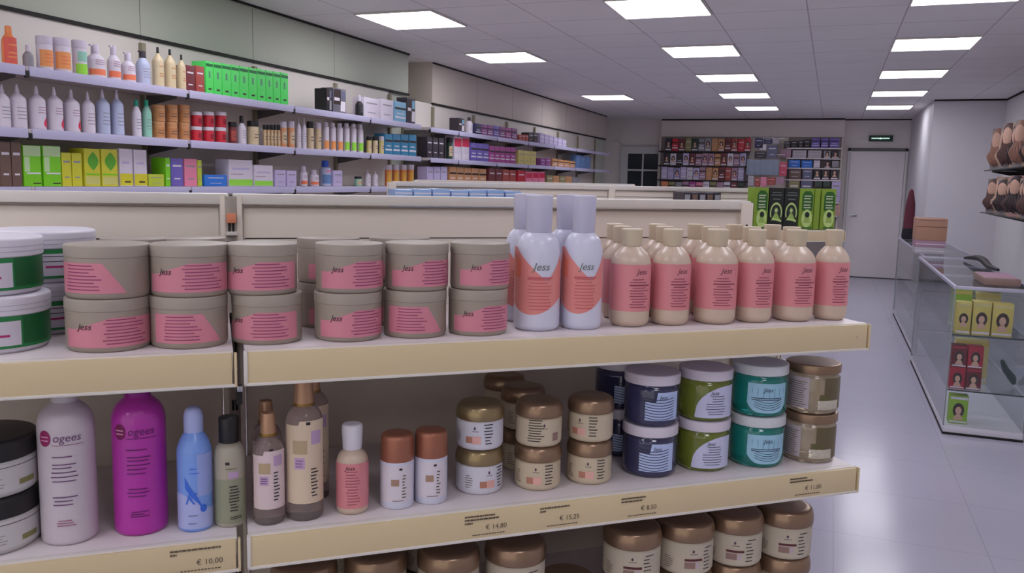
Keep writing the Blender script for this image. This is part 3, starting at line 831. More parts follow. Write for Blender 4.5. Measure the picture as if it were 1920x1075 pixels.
# ---------------------------------------------------------------- what stands on the wall shelves: kind, place along the shelf, width, height, colour, label (metres)
WALL_A = [
    ('tall', 2.765, 0.059, 0.172, 'orange', 'tall orange bottle at the far left on top wall shelf'),
    ('cyl', 2.851, 0.044, 0.104, 'grey', 'small grey bottle beside the tall orange bottle on top wall shelf'),
    ('jar', 2.948, 0.069, 0.156, 'orange_label', 'white tub with orange label, left one of two, on top wall shelf'),
    ('jar', 3.042, 0.081, 0.162, 'orange_label', 'white tub with orange label, right one of two, on top wall shelf'),
    ('jar', 3.14, 0.065, 0.167, 'green_label', 'white tub with lime green label on top wall shelf'),
    ('pump', 3.244, 0.087, 0.166, 'coral_foot', 'largest white bottle with coral foot band on top wall shelf'),
    ('pump', 3.346, 0.063, 0.176, 'coral_foot', 'middle white bottle with coral foot band on top wall shelf'),
    ('pump', 3.442, 0.07, 0.156, 'coral_foot', 'shortest white bottle with coral foot band on top wall shelf'),
    ('pumpdark', 3.543, 0.071, 0.179, 'pale_blue', 'pale blue bottle with dark pump on top wall shelf'),
    ('pumpblack', 3.644, 0.059, 0.213, 'cream', 'cream bottle with black tip, leftmost of three on top wall shelf'),
    ('pumpblack', 3.733, 0.06, 0.215, 'cream', 'cream bottle with black tip, middle of three on top wall shelf'),
    ('pumpblack', 3.815, 0.052, 0.198, 'cream', 'cream bottle with black tip, rightmost of three on top wall shelf'),
    ('plain', 3.854, 0.069, 0.142, 'maroon', 'maroon box left of its pair on top wall shelf'),
    ('plain', 3.933, 0.067, 0.149, 'rust', 'rust red box next to the green cartons on top wall shelf'),
    ('green', 4.01, 0.062, 0.186, 'green', 'bright green carton, ORD0 from the left in the green row on top wall shelf'),
    ('green', 4.08, 0.068, 0.188, 'green', 'bright green carton, ORD1 from the left in the green row on top wall shelf'),
    ('green', 4.156, 0.075, 0.191, 'green', 'bright green carton, ORD2 from the left in the green row on top wall shelf'),
    ('green', 4.235, 0.072, 0.193, 'green', 'bright green carton, ORD3 from the left in the green row on top wall shelf'),
    ('green', 4.316, 0.079, 0.196, 'green', 'bright green carton, ORD4 from the left in the green row on top wall shelf'),
    ('green', 4.399, 0.077, 0.198, 'green', 'bright green carton, ORD5 from the left in the green row on top wall shelf'),
    ('green', 4.483, 0.079, 0.201, 'green', 'bright green carton, ORD6 from the left in the green row on top wall shelf'),
    ('green', 4.563, 0.071, 0.203, 'green', 'bright green carton, ORD7 from the left in the green row on top wall shelf'),
    ('green', 4.64, 0.073, 0.205, 'green', 'bright green carton, ORD8 from the left in the green row on top wall shelf'),
    ('green', 4.722, 0.08, 0.208, 'green', 'bright green carton, ORD9 from the left in the green row on top wall shelf'),
    ('picture', 5.246, 0.066, 0.164, 'black', 'narrow black box beside the picture box on top wall shelf'),
    ('picture', 5.382, 0.172, 0.178, 'greypic', 'black and white picture box on top wall shelf'),
    ('cyl', 5.705, 0.06, 0.165, 'black', 'black round tin behind white container on top wall shelf'),
    ('plain', 5.843, 0.237, 0.154, 'white', 'white appliance carton with black lid pieces on top wall shelf'),
    ('plain', 6.086, 0.203, 0.165, 'white', 'white carton left of the light blue box on top wall shelf'),
    ('band', 6.31, 0.197, 0.168, 'skyblue', 'light blue box near the end on top wall shelf'),
    ('picture', 6.498, 0.151, 0.216, 'dark', 'dark tall box at the end on top wall shelf'),
]
WALL_B = [
    ('cap', 2.719, 0.059, 0.186, 'white', 'white bottle cut by the left edge on middle wall shelf'),
    ('cap', 2.797, 0.07, 0.195, 'white', 'white bottle with pointed top, second from left on middle wall shelf'),
    ('drop', 2.896, 0.074, 0.199, 'white', 'white bottle with red drop, leftmost of three on middle wall shelf'),
    ('drop', 2.989, 0.071, 0.204, 'white', 'white bottle with red drop, middle of three on middle wall shelf'),
    ('drop', 3.084, 0.072, 0.202, 'white', 'white bottle with red drop, rightmost of three on middle wall shelf'),
    ('cap', 3.175, 0.061, 0.201, 'white', 'plain white bottle right of the red drop bottles on middle wall shelf'),
    ('cap', 3.267, 0.065, 0.223, 'pale_blue', 'wide pale blue bottle, left of its pair on middle wall shelf'),
    ('cap', 3.356, 0.063, 0.23, 'pale_blue', 'wide pale blue bottle, right of its pair on middle wall shelf'),
    ('tealcap', 3.475, 0.046, 0.191, 'white', 'slim white bottle with teal cap on middle wall shelf'),
    ('tealcap', 3.547, 0.05, 0.198, 'mint', 'slim mint bottle with teal cap on middle wall shelf'),
    ('stackjar1', 3.64, 0.067, 0.178, 'tan', 'tan jar, upper one of the left stack on middle wall shelf'),
    ('stackjar0', 3.636, 0.068, 0.068, 'tan', 'tan jar, lower one of the left stack on middle wall shelf'),
    ('stackjar1', 3.735, 0.063, 0.187, 'tan', 'tan jar, upper one of the middle stack on middle wall shelf'),
    ('stackjar0', 3.73, 0.063, 0.074, 'tan', 'tan jar, lower one of the middle stack on middle wall shelf'),
    ('stackjar1', 3.829, 0.064, 0.195, 'tan', 'tan jar, upper one of the right stack on middle wall shelf'),
    ('stackjar0', 3.825, 0.064, 0.08, 'tan', 'tan jar, lower one of the right stack on middle wall shelf'),
    ('redjar1', 3.927, 0.062, 0.165, 'red', 'red jar with white lid, upper one of the left stack on middle wall shelf'),
    ('redjar0', 3.924, 0.063, 0.072, 'red', 'red jar with white lid, lower one of the left stack on middle wall shelf'),
    ('redjar1', 4.029, 0.064, 0.173, 'red', 'red jar with white lid, upper one of the middle stack on middle wall shelf'),
    ('redjar0', 4.026, 0.064, 0.078, 'red', 'red jar with white lid, lower one of the middle stack on middle wall shelf'),
    ('redjar1', 4.135, 0.065, 0.181, 'red', 'red jar with white lid, upper one of the right stack on middle wall shelf'),
    ('redjar0', 4.131, 0.065, 0.085, 'red', 'red jar with white lid, lower one of the right stack on middle wall shelf'),
    ('jardark', 4.231, 0.05, 0.129, 'maroon', 'small dark jar beside the red jars on middle wall shelf'),
    ('capblack', 4.318, 0.054, 0.174, 'white', 'white bottle with dark cap on middle wall shelf'),
    ('jarblack', 4.435, 0.069, 0.15, 'cream', 'cream jar with black lid, large, on middle wall shelf'),
    ('jarblack', 4.522, 0.02, 0.133, 'tanlight', 'tiny tan bottle with black lid, ORD0 of five on middle wall shelf'),
    ('jarblack', 4.557, 0.02, 0.135, 'tanlight', 'tiny tan bottle with black lid, ORD1 of five on middle wall shelf'),
    ('jarblack', 4.594, 0.02, 0.137, 'tanlight', 'tiny tan bottle with black lid, ORD2 of five on middle wall shelf'),
    ('jarblack', 4.63, 0.02, 0.14, 'tanlight', 'tiny tan bottle with black lid, ORD3 of five on middle wall shelf'),
    ('jarblack', 4.667, 0.02, 0.142, 'tanlight', 'tiny tan bottle with black lid, ORD4 of five on middle wall shelf'),
    ('jar', 4.731, 0.045, 0.167, 'orange_soft', 'soft orange jar, left of a pair on middle wall shelf'),
    ('jar', 4.819, 0.045, 0.174, 'orange_soft', 'soft orange jar, right of a pair on middle wall shelf'),
    ('cap', 4.898, 0.032, 0.204, 'white', 'slim white bottle, left of its pair behind beige jars on middle wall shelf'),
    ('cap', 4.96, 0.032, 0.208, 'white', 'slim white bottle, right of its pair behind beige jars on middle wall shelf'),
    ('jarblack', 5.041, 0.047, 0.189, 'beige', 'beige jar with dark lid, left one, on middle wall shelf'),
    ('jar', 5.135, 0.044, 0.188, 'beige', 'beige jar with plain lid, right one, on middle wall shelf'),
    ('tubeorange', 5.236, 0.045, 0.199, 'white', 'white tube with orange foot, ORD0 of three on middle wall shelf'),
    ('tubeorange', 5.325, 0.045, 0.201, 'white', 'white tube with orange foot, ORD1 of three on middle wall shelf'),
    ('tubeorange', 5.417, 0.046, 0.204, 'white', 'white tube with orange foot, ORD2 of three on middle wall shelf'),
    ('tubegreen', 5.511, 0.047, 0.21, 'white', 'white tube with lime foot, ORD0 of three on middle wall shelf'),
    ('tubegreen', 5.609, 0.047, 0.213, 'white', 'white tube with lime foot, ORD1 of three on middle wall shelf'),
    ('tubegreen', 5.709, 0.048, 0.216, 'white', 'white tube with lime foot, ORD2 of three on middle wall shelf'),
    ('jarblack', 5.836, 0.041, 0.13, 'yellow_soft', 'pale yellow jar with dark lid next to the blue cartons on middle wall shelf'),
    ('jarblack', 5.931, 0.041, 0.135, 'cream', 'cream jar with dark lid next to the blue cartons on middle wall shelf'),
    ('jar', 6.028, 0.042, 0.141, 'yellow_soft', 'pale yellow jar with plain lid next to the blue cartons on middle wall shelf'),
    ('band', 6.113, 0.12, 0.166, 'blue_teal', 'teal blue carton, ORD0 from the left on middle wall shelf'),
    ('band', 6.248, 0.124, 0.172, 'blue_teal', 'teal blue carton, ORD1 from the left on middle wall shelf'),
    ('band', 6.387, 0.129, 0.177, 'blue_teal', 'teal blue carton, ORD2 from the left on middle wall shelf'),
    ('band', 6.532, 0.134, 0.182, 'blue_teal', 'teal blue carton, ORD3 from the left on middle wall shelf'),
]
WALL_C = [
    ('plain', 2.696, 0.052, 0.195, 'brown', 'tall brown box cut by the left edge on lowest visible wall shelf'),
    ('plain', 2.75, 0.048, 0.195, 'brown', 'tall brown box beside the green boxes on lowest visible wall shelf'),
    ('greenbox', 2.828, 0.09, 0.183, 'lime', 'lime green box with white top, left one, on lowest visible wall shelf'),
    ('greenbox', 2.932, 0.094, 0.185, 'lime', 'lime green box with white top, right one, on lowest visible wall shelf'),
    ('plain', 3.011, 0.052, 0.158, 'yellow', 'yellow box, left of a plain yellow pair on lowest visible wall shelf'),
    ('plain', 3.07, 0.056, 0.158, 'yellow', 'yellow box, right of a plain yellow pair on lowest visible wall shelf'),
    ('leaf', 3.16, 0.093, 0.182, 'yellow', 'yellow box with green leaf, left one, on lowest visible wall shelf'),
    ('leaf', 3.266, 0.1, 0.184, 'yellow', 'yellow box with green leaf, right one, on lowest visible wall shelf'),
    ('whiteyellow', 3.372, 0.085, 0.191, 'white', 'white box with yellow foot, left one, on lowest visible wall shelf'),
    ('whiteyellow', 3.468, 0.088, 0.189, 'white', 'white box with yellow foot, right one, on lowest visible wall shelf'),
    ('plain', 3.577, 0.111, 0.064, 'yellow_green', 'low yellow green box on lowest visible wall shelf'),
    ('plain', 3.663, 0.035, 0.154, 'lime', 'thin lime box left of the blue and pink box on lowest visible wall shelf'),
    ('plain', 3.732, 0.091, 0.153, 'violet', 'box with violet blue front on lowest visible wall shelf'),
    ('plain', 3.838, 0.099, 0.153, 'pink', 'box with pink front on lowest visible wall shelf'),
    ('plain', 3.91, 0.034, 0.149, 'yellow_green', 'thin yellow green box right of the pink box on lowest visible wall shelf'),
    ('plain', 4.045, 0.192, 0.067, 'blue', 'low bright blue box on lowest visible wall shelf'),
    ('greenfoot', 4.271, 0.222, 0.16, 'white', 'tall white carton with lime foot on lowest visible wall shelf'),
    ('greenfoot', 4.492, 0.188, 0.133, 'white', 'shorter white carton with lime foot on lowest visible wall shelf'),
    ('plain', 4.668, 0.111, 0.106, 'lavender', 'lavender carton, left one, on lowest visible wall shelf'),
    ('plain', 4.791, 0.104, 0.104, 'lavender', 'lavender carton, right one, on lowest visible wall shelf'),
    ('coral', 4.964, 0.058, 0.139, 'white', 'white bottle with coral foot on lowest visible wall shelf'),
    ('coral', 5.098, 0.073, 0.116, 'white', 'wide white jar with coral foot on lowest visible wall shelf'),
    ('bluecap', 5.253, 0.083, 0.184, 'pale_blue', 'pale blue bottle with strong blue cap on lowest visible wall shelf'),
    ('plain', 5.356, 0.118, 0.114, 'lavender', 'low lavender pack right of the blue capped bottle on lowest visible wall shelf'),
    ('jarblack', 5.684, 0.056, 0.074, 'mint', 'small mint jar with black lid on lowest visible wall shelf'),
    ('cap', 5.82, 0.049, 0.125, 'white', 'small white bottle, left of a pair on lowest visible wall shelf'),
    ('cap', 5.935, 0.05, 0.123, 'white', 'small white bottle, right of a pair on lowest visible wall shelf'),
    ('jarorange', 6.155, 0.056, 0.174, 'orange', 'orange yellow jar, ORD0 of four on lowest visible wall shelf'),
    ('jarorange', 6.282, 0.057, 0.177, 'orange', 'orange yellow jar, ORD1 of four on lowest visible wall shelf'),
    ('jarorange', 6.413, 0.058, 0.18, 'orange', 'orange yellow jar, ORD2 of four on lowest visible wall shelf'),
    ('jarorange', 6.548, 0.059, 0.184, 'orange', 'orange yellow jar, ORD3 of four on lowest visible wall shelf'),
]
FAR_A = [
    ('picture', 7.644, 0.135, 0.132, 'dark', 'dark picture box at near end of top row on far wall shelves'),
    ('pumpdark', 7.911, 0.074, 0.163, 'white', 'white bottle with black head in top row on far wall shelves'),
    ('band', 8.068, 0.142, 0.11, 'navy', 'navy striped pack, ORD0 of the purple row, top row on far wall shelves'),
    ('band', 8.229, 0.147, 0.112, 'purple', 'purple striped pack, ORD1 of the purple row, top row on far wall shelves'),
    ('band', 8.395, 0.152, 0.115, 'purple', 'purple striped pack, ORD2 of the purple row, top row on far wall shelves'),
    ('band', 8.567, 0.157, 0.118, 'violet', 'violet striped pack, ORD3 of the purple row, top row on far wall shelves'),
    ('band', 8.745, 0.163, 0.121, 'purple', 'purple striped pack, ORD4 of the purple row, top row on far wall shelves'),
    ('band', 8.93, 0.169, 0.124, 'magenta', 'magenta striped pack, ORD5 of the purple row, top row on far wall shelves'),
    ('band', 9.122, 0.176, 0.127, 'purple', 'purple striped pack, ORD6 of the purple row, top row on far wall shelves'),
    ('plain', 9.317, 0.101, 0.066, 'rust', 'rust carton, ORD0 of three in top row on far wall shelves'),
    ('plain', 9.429, 0.103, 0.073, 'rust', 'rust carton, ORD1 of three in top row on far wall shelves'),
    ('plain', 9.544, 0.105, 0.079, 'rust', 'rust carton, ORD2 of three in top row on far wall shelves'),
    ('plain', 9.688, 0.149, 0.112, 'dark', 'dark carton, near one of two in top row on far wall shelves'),
    ('plain', 9.854, 0.153, 0.122, 'dark', 'dark carton, far one of two in top row on far wall shelves'),
    ('band', 10.105, 0.156, 0.13, 'lavender', 'lavender pack, ORD0 of six in top row on far wall shelves'),
    ('band', 10.281, 0.161, 0.124, 'lavender', 'lavender pack, ORD1 of six in top row on far wall shelves'),
    ('band', 10.462, 0.166, 0.118, 'lavender', 'lavender pack, ORD2 of six in top row on far wall shelves'),
    ('band', 10.649, 0.172, 0.112, 'lavender', 'lavender pack, ORD3 of six in top row on far wall shelves'),
    ('band', 10.842, 0.177, 0.105, 'lavender', 'lavender pack, ORD4 of six in top row on far wall shelves'),
    ('band', 11.042, 0.183, 0.099, 'lavender', 'lavender pack, ORD5 of six in top row on far wall shelves'),
]
FAR_B = [
    ('plain', 6.951, 0.105, 0.186, 'dark', 'dark carton, ORD0 of three in middle row on far wall shelves'),
    ('plain', 7.072, 0.108, 0.187, 'dark', 'dark carton, ORD1 of three in middle row on far wall shelves'),
    ('plain', 7.197, 0.111, 0.189, 'dark', 'dark carton, ORD2 of three in middle row on far wall shelves'),
    ('jarblack', 7.435, 0.06, 0.206, 'green_dark', 'dark green jar in middle row on far wall shelves'),
    ('pinkwhite', 7.568, 0.17, 0.229, 'white', 'white pack with pink print, near one, middle row on far wall shelves'),
    ('pinkwhite', 7.753, 0.177, 0.239, 'white', 'white pack with pink print, far one, middle row on far wall shelves'),
    ('band', 7.956, 0.145, 0.181, 'violet', 'violet striped pack, ORD0 of three in middle row on far wall shelves'),
    ('band', 8.115, 0.151, 0.183, 'violet', 'violet striped pack, ORD1 of three in middle row on far wall shelves'),
    ('band', 8.281, 0.156, 0.185, 'violet', 'violet striped pack, ORD2 of three in middle row on far wall shelves'),
    ('band', 8.449, 0.139, 0.17, 'magenta', 'magenta pack, ORD0 of five in middle row on far wall shelves'),
    ('band', 8.603, 0.144, 0.173, 'magenta', 'magenta pack, ORD1 of five in middle row on far wall shelves'),
    ('band', 8.762, 0.149, 0.177, 'magenta', 'magenta pack, ORD2 of five in middle row on far wall shelves'),
    ('band', 8.926, 0.153, 0.18, 'magenta', 'magenta pack, ORD3 of five in middle row on far wall shelves'),
    ('band', 9.096, 0.159, 0.184, 'magenta', 'magenta pack, ORD4 of five in middle row on far wall shelves'),
    ('plain', 9.372, 0.185, 0.161, 'yellow_soft', 'yellow carton, ORD0 of three in middle row on far wall shelves'),
    ('plain', 9.576, 0.192, 0.163, 'yellow_soft', 'yellow carton, ORD1 of three in middle row on far wall shelves'),
    ('plain', 9.788, 0.2, 0.165, 'yellow_soft', 'yellow carton, ORD2 of three in middle row on far wall shelves'),
    ('plain', 10.164, 0.183, 0.093, 'purple', 'purple pack, near one beside the tan packs in middle row on far wall shelves'),
    ('plain', 10.378, 0.19, 0.099, 'purple', 'purple pack, far one beside the tan packs in middle row on far wall shelves'),
    ('band', 10.657, 0.221, 0.101, 'tan', 'tan pack, ORD0 of four in middle row on far wall shelves'),
    ('band', 10.914, 0.231, 0.098, 'tan', 'tan pack, ORD1 of four in middle row on far wall shelves'),
    ('band', 11.183, 0.241, 0.095, 'tan', 'tan pack, ORD2 of four in middle row on far wall shelves'),
    ('band', 11.464, 0.252, 0.091, 'tan', 'tan pack, ORD3 of four in middle row on far wall shelves'),
    ('plain', 11.774, 0.212, 0.187, 'blue_soft', 'soft blue pack, ORD0 of three at far end of middle row on far wall shelves'),
    ('plain', 12.026, 0.22, 0.18, 'blue_soft', 'soft blue pack, ORD1 of three at far end of middle row on far wall shelves'),
    ('plain', 12.287, 0.229, 0.173, 'blue_soft', 'soft blue pack, ORD2 of three at far end of middle row on far wall shelves'),
]
FAR_C = [
    ('plain', 6.968, 0.127, 0.174, 'lavender', 'lavender carton, ORD0 of three in lower row on far wall shelves'),
    ('plain', 7.113, 0.132, 0.177, 'lavender', 'lavender carton, ORD1 of three in lower row on far wall shelves'),
    ('plain', 7.262, 0.136, 0.18, 'lavender', 'lavender carton, ORD2 of three in lower row on far wall shelves'),
    ('band', 7.46, 0.155, 0.184, 'tan', 'tan carton, ORD0 of five in lower row on far wall shelves'),
    ('band', 7.635, 0.161, 0.183, 'tan', 'tan carton, ORD1 of five in lower row on far wall shelves'),
    ('band', 7.818, 0.167, 0.181, 'tan', 'tan carton, ORD2 of five in lower row on far wall shelves'),
    ('band', 8.008, 0.175, 0.18, 'tan', 'tan carton, ORD3 of five in lower row on far wall shelves'),
    ('band', 8.206, 0.182, 0.178, 'tan', 'tan carton, ORD4 of five in lower row on far wall shelves'),
    ('plain', 8.465, 0.177, 0.188, 'maroon', 'maroon carton, ORD0 of the dark red row, lower row on far wall shelves'),
    ('plain', 8.668, 0.185, 0.187, 'maroon', 'maroon carton, ORD1 of the dark red row, lower row on far wall shelves'),
    ('plain', 8.879, 0.193, 0.185, 'rust', 'rust red carton, ORD2 of the dark red row, lower row on far wall shelves'),
    ('plain', 9.099, 0.201, 0.183, 'rust', 'rust red carton, ORD3 of the dark red row, lower row on far wall shelves'),
    ('plain', 9.384, 0.248, 0.181, 'red', 'bright red carton in lower row on far wall shelves'),
    ('pinkwhite', 9.656, 0.205, 0.173, 'pink', 'pink pack with white foot, ORD0 of three in lower row on far wall shelves'),
    ('pinkwhite', 9.891, 0.214, 0.177, 'pink', 'pink pack with white foot, ORD1 of three in lower row on far wall shelves'),
    ('pinkwhite', 10.136, 0.223, 0.181, 'pink', 'pink pack with white foot, ORD2 of three in lower row on far wall shelves'),
    ('plain', 10.463, 0.236, 0.138, 'olive', 'olive carton, ORD0 of the last five in lower row on far wall shelves'),
    ('plain', 10.735, 0.247, 0.136, 'tan', 'tan carton, ORD1 of the last five in lower row on far wall shelves'),
    ('plain', 11.021, 0.259, 0.133, 'olive', 'olive carton, ORD2 of the last five in lower row on far wall shelves'),
    ('plain', 11.32, 0.272, 0.131, 'tan', 'tan carton, ORD3 of the last five in lower row on far wall shelves'),
    ('plain', 11.634, 0.286, 0.128, 'grey', 'grey carton, ORD4 of the last five in lower row on far wall shelves'),
]
BACK_1 = [
    ('portrait', -2.707, 0.105, 0.216, 'dark', 'dark pack, ORD0 from left in top row, left bay, of back wall shelves'),
    ('band', -2.593, 0.105, 0.209, 'red', 'red pack, ORD1 from left in top row, left bay, of back wall shelves'),
    ('portrait', -2.479, 0.104, 0.203, 'maroon', 'maroon pack, ORD2 from left in top row, left bay, of back wall shelves'),
    ('plain', -2.367, 0.104, 0.217, 'olive', 'olive pack, ORD3 from left in top row, left bay, of back wall shelves'),
    ('portrait', -2.255, 0.103, 0.211, 'green_dark', 'green dark pack, ORD4 from left in top row, left bay, of back wall shelves'),
    ('band', -2.143, 0.102, 0.204, 'grey', 'grey pack, ORD5 from left in top row, left bay, of back wall shelves'),
    ('portrait', -2.033, 0.102, 0.219, 'grey', 'grey pack, ORD6 from left in top row, left bay, of back wall shelves'),
    ('plain', -1.922, 0.101, 0.212, 'tan', 'tan pack, ORD7 from left in top row, left bay, of back wall shelves'),
    ('portrait', -1.812, 0.101, 0.205, 'tan', 'tan pack, ORD8 from left in top row, left bay, of back wall shelves'),
    ('band', -1.704, 0.1, 0.22, 'maroon', 'maroon pack, ORD9 from left in top row, left bay, of back wall shelves'),
    ('portrait', -1.595, 0.1, 0.213, 'rust', 'rust pack, ORD10 from left in top row, left bay, of back wall shelves'),
    ('plain', -1.486, 0.099, 0.206, 'red', 'red pack, ORD11 from left in top row, left bay, of back wall shelves'),
    ('portrait', -1.38, 0.099, 0.221, 'red', 'red pack, ORD12 from left in top row, left bay, of back wall shelves'),
]
BACK_2 = [
    ('portrait', -2.726, 0.101, 0.206, 'dark', 'dark pack, ORD0 from left in second row, left bay, of back wall shelves'),
    ('portrait', -2.615, 0.101, 0.199, 'white', 'white pack, ORD1 from left in second row, left bay, of back wall shelves'),
    ('band', -2.505, 0.1, 0.193, 'dark', 'dark pack, ORD2 from left in second row, left bay, of back wall shelves'),
    ('portrait', -2.397, 0.1, 0.209, 'lavender', 'lavender pack, ORD3 from left in second row, left bay, of back wall shelves'),
    ('portrait', -2.289, 0.099, 0.203, 'maroon', 'maroon pack, ORD4 from left in second row, left bay, of back wall shelves'),
    ('band', -2.18, 0.099, 0.197, 'mauve', 'mauve pack, ORD5 from left in second row, left bay, of back wall shelves'),
    ('portrait', -2.074, 0.098, 0.212, 'mauve', 'mauve pack, ORD6 from left in second row, left bay, of back wall shelves'),
    ('portrait', -1.967, 0.098, 0.206, 'mauve', 'mauve pack, ORD7 from left in second row, left bay, of back wall shelves'),
    ('band', -1.86, 0.097, 0.2, 'tan', 'tan pack, ORD8 from left in second row, left bay, of back wall shelves'),
    ('portrait', -1.756, 0.097, 0.215, 'maroon', 'maroon pack, ORD9 from left in second row, left bay, of back wall shelves'),
    ('portrait', -1.65, 0.096, 0.209, 'white', 'white pack, ORD10 from left in second row, left bay, of back wall shelves'),
    ('band', -1.545, 0.096, 0.203, 'mauve', 'mauve pack, ORD11 from left in second row, left bay, of back wall shelves'),
    ('portrait', -1.442, 0.095, 0.218, 'lavender', 'lavender pack, ORD12 from left in second row, left bay, of back wall shelves'),
]
BACK_3 = [
    ('band', -2.761, 0.103, 0.212, 'lavender', 'lavender pack, ORD0 from left in third row, left bay, of back wall shelves'),
    ('plain', -2.649, 0.102, 0.206, 'lavender', 'lavender pack, ORD1 from left in third row, left bay, of back wall shelves'),
    ('portrait', -2.538, 0.101, 0.201, 'violet_pale', 'violet pale pack, ORD2 from left in third row, left bay, of back wall shelves'),
    ('band', -2.429, 0.101, 0.217, 'lavender', 'lavender pack, ORD3 from left in third row, left bay, of back wall shelves'),
    ('plain', -2.319, 0.1, 0.211, 'white', 'white pack, ORD4 from left in third row, left bay, of back wall shelves'),
    ('portrait', -2.21, 0.1, 0.206, 'lavender', 'lavender pack, ORD5 from left in third row, left bay, of back wall shelves'),
    ('band', -2.103, 0.099, 0.222, 'mauve', 'mauve pack, ORD6 from left in third row, left bay, of back wall shelves'),
    ('plain', -1.995, 0.099, 0.217, 'tan', 'tan pack, ORD7 from left in third row, left bay, of back wall shelves'),
    ('portrait', -1.887, 0.098, 0.211, 'tan', 'tan pack, ORD8 from left in third row, left bay, of back wall shelves'),
    ('band', -1.781, 0.098, 0.227, 'maroon', 'maroon pack, ORD9 from left in third row, left bay, of back wall shelves'),
    ('plain', -1.675, 0.097, 0.222, 'rust', 'rust pack, ORD10 from left in third row, left bay, of back wall shelves'),
    ('portrait', -1.569, 0.097, 0.216, 'mauve', 'mauve pack, ORD11 from left in third row, left bay, of back wall shelves'),
    ('band', -1.465, 0.096, 0.232, 'lavender', 'lavender pack, ORD12 from left in third row, left bay, of back wall shelves'),
]
BACK_4 = [
    ('plain', -2.745, 0.112, 0.209, 'orange', 'orange pack, ORD0 from left in fourth row, left bay, of back wall shelves'),
    ('band', -2.624, 0.111, 0.204, 'olive', 'olive pack, ORD1 from left in fourth row, left bay, of back wall shelves'),
    ('plain', -2.504, 0.11, 0.199, 'grey', 'grey pack, ORD2 from left in fourth row, left bay, of back wall shelves'),
    ('band', -2.385, 0.11, 0.216, 'mauve', 'mauve pack, ORD3 from left in fourth row, left bay, of back wall shelves'),
    ('plain', -2.267, 0.109, 0.212, 'magenta', 'magenta pack, ORD4 from left in fourth row, left bay, of back wall shelves'),
    ('band', -2.148, 0.108, 0.207, 'pink', 'pink pack, ORD5 from left in fourth row, left bay, of back wall shelves'),
    ('plain', -2.032, 0.108, 0.224, 'white', 'white pack, ORD6 from left in fourth row, left bay, of back wall shelves'),
    ('band', -1.915, 0.107, 0.219, 'olive', 'olive pack, ORD7 from left in fourth row, left bay, of back wall shelves'),
    ('plain', -1.799, 0.107, 0.214, 'mauve', 'mauve pack, ORD8 from left in fourth row, left bay, of back wall shelves'),
    ('band', -1.684, 0.106, 0.231, 'white', 'white pack, ORD9 from left in fourth row, left bay, of back wall shelves'),
    ('plain', -1.57, 0.105, 0.227, 'maroon', 'maroon pack, ORD10 from left in fourth row, left bay, of back wall shelves'),
    ('band', -1.455, 0.105, 0.222, 'green_dark', 'green dark pack, ORD11 from left in fourth row, left bay, of back wall shelves'),
]
BACK_5 = [
    ('plain', -0.751, 0.097, 0.103, 'dark', 'small dark pack, first in top row, right bay, of back wall shelves'),
    ('plain', -0.635, 0.096, 0.112, 'black', 'black pack in top row, right bay, of back wall shelves'),
    ('plain', -0.536, 0.064, 0.121, 'dark', 'dark pack beside black pack, top row, right bay, of back wall shelves'),
    ('plain', -0.437, 0.095, 0.13, 'black', 'black pack before the violet packs, top row, right bay, of back wall shelves'),
    ('band', -0.307, 0.126, 0.157, 'violet', 'violet pack, left of three in top row, right bay, of back wall shelves'),
    ('band', -0.168, 0.109, 0.157, 'violet', 'violet pack, middle of three in top row, right bay, of back wall shelves'),
    ('band', -0.022, 0.14, 0.158, 'violet', 'violet pack, right of three in top row, right bay, of back wall shelves'),
]
BACK_6 = [
    ('plain', -0.765, 0.169, 0.137, 'mauve', 'pale mauve carton, second row, right bay, of back wall shelves'),
    ('plain', -0.547, 0.215, 0.122, 'grey_light', 'light grey carton, left one, second row, right bay, of back wall shelves'),
    ('plain', -0.311, 0.205, 0.124, 'grey_light', 'light grey carton, right one, second row, right bay, of back wall shelves'),
    ('portrait', -0.118, 0.101, 0.117, 'grey', 'grey picture pack, second row, right bay, of back wall shelves'),
    ('portrait', 0.007, 0.109, 0.118, 'dark', 'dark picture pack, second row, right bay, of back wall shelves'),
]
BACK_7 = [
    ('plain', -0.616, 0.176, 0.125, 'blue', 'bright blue carton, left one, third row, right bay, of back wall shelves'),
    ('plain', -0.42, 0.167, 0.119, 'blue', 'bright blue carton, right one, third row, right bay, of back wall shelves'),
    ('plain', -0.268, 0.095, 0.121, 'white', 'small white carton, third row, right bay, of back wall shelves'),
    ('portrait', -0.104, 0.094, 0.123, 'dark', 'dark picture pack, third row, right bay, of back wall shelves'),
    ('plain', 0.014, 0.101, 0.116, 'grey', 'grey pack, third row, right bay, of back wall shelves'),
]
BACK_8 = [
    ('plain', -0.598, 0.193, 0.158, 'brown', 'brown carton, fourth row, right bay, of back wall shelves'),
    ('plain', -0.404, 0.151, 0.179, 'slate', 'slate grey carton, fourth row, right bay, of back wall shelves'),
    ('portrait', -0.252, 0.11, 0.199, 'black', 'black picture pack, fourth row, right bay, of back wall shelves'),
    ('portrait', -0.121, 0.11, 0.201, 'dark', 'dark picture pack, left one, fourth row, right bay, of back wall shelves'),
    ('portrait', 0.013, 0.117, 0.203, 'dark', 'dark picture pack, right one, fourth row, right bay, of back wall shelves'),
]
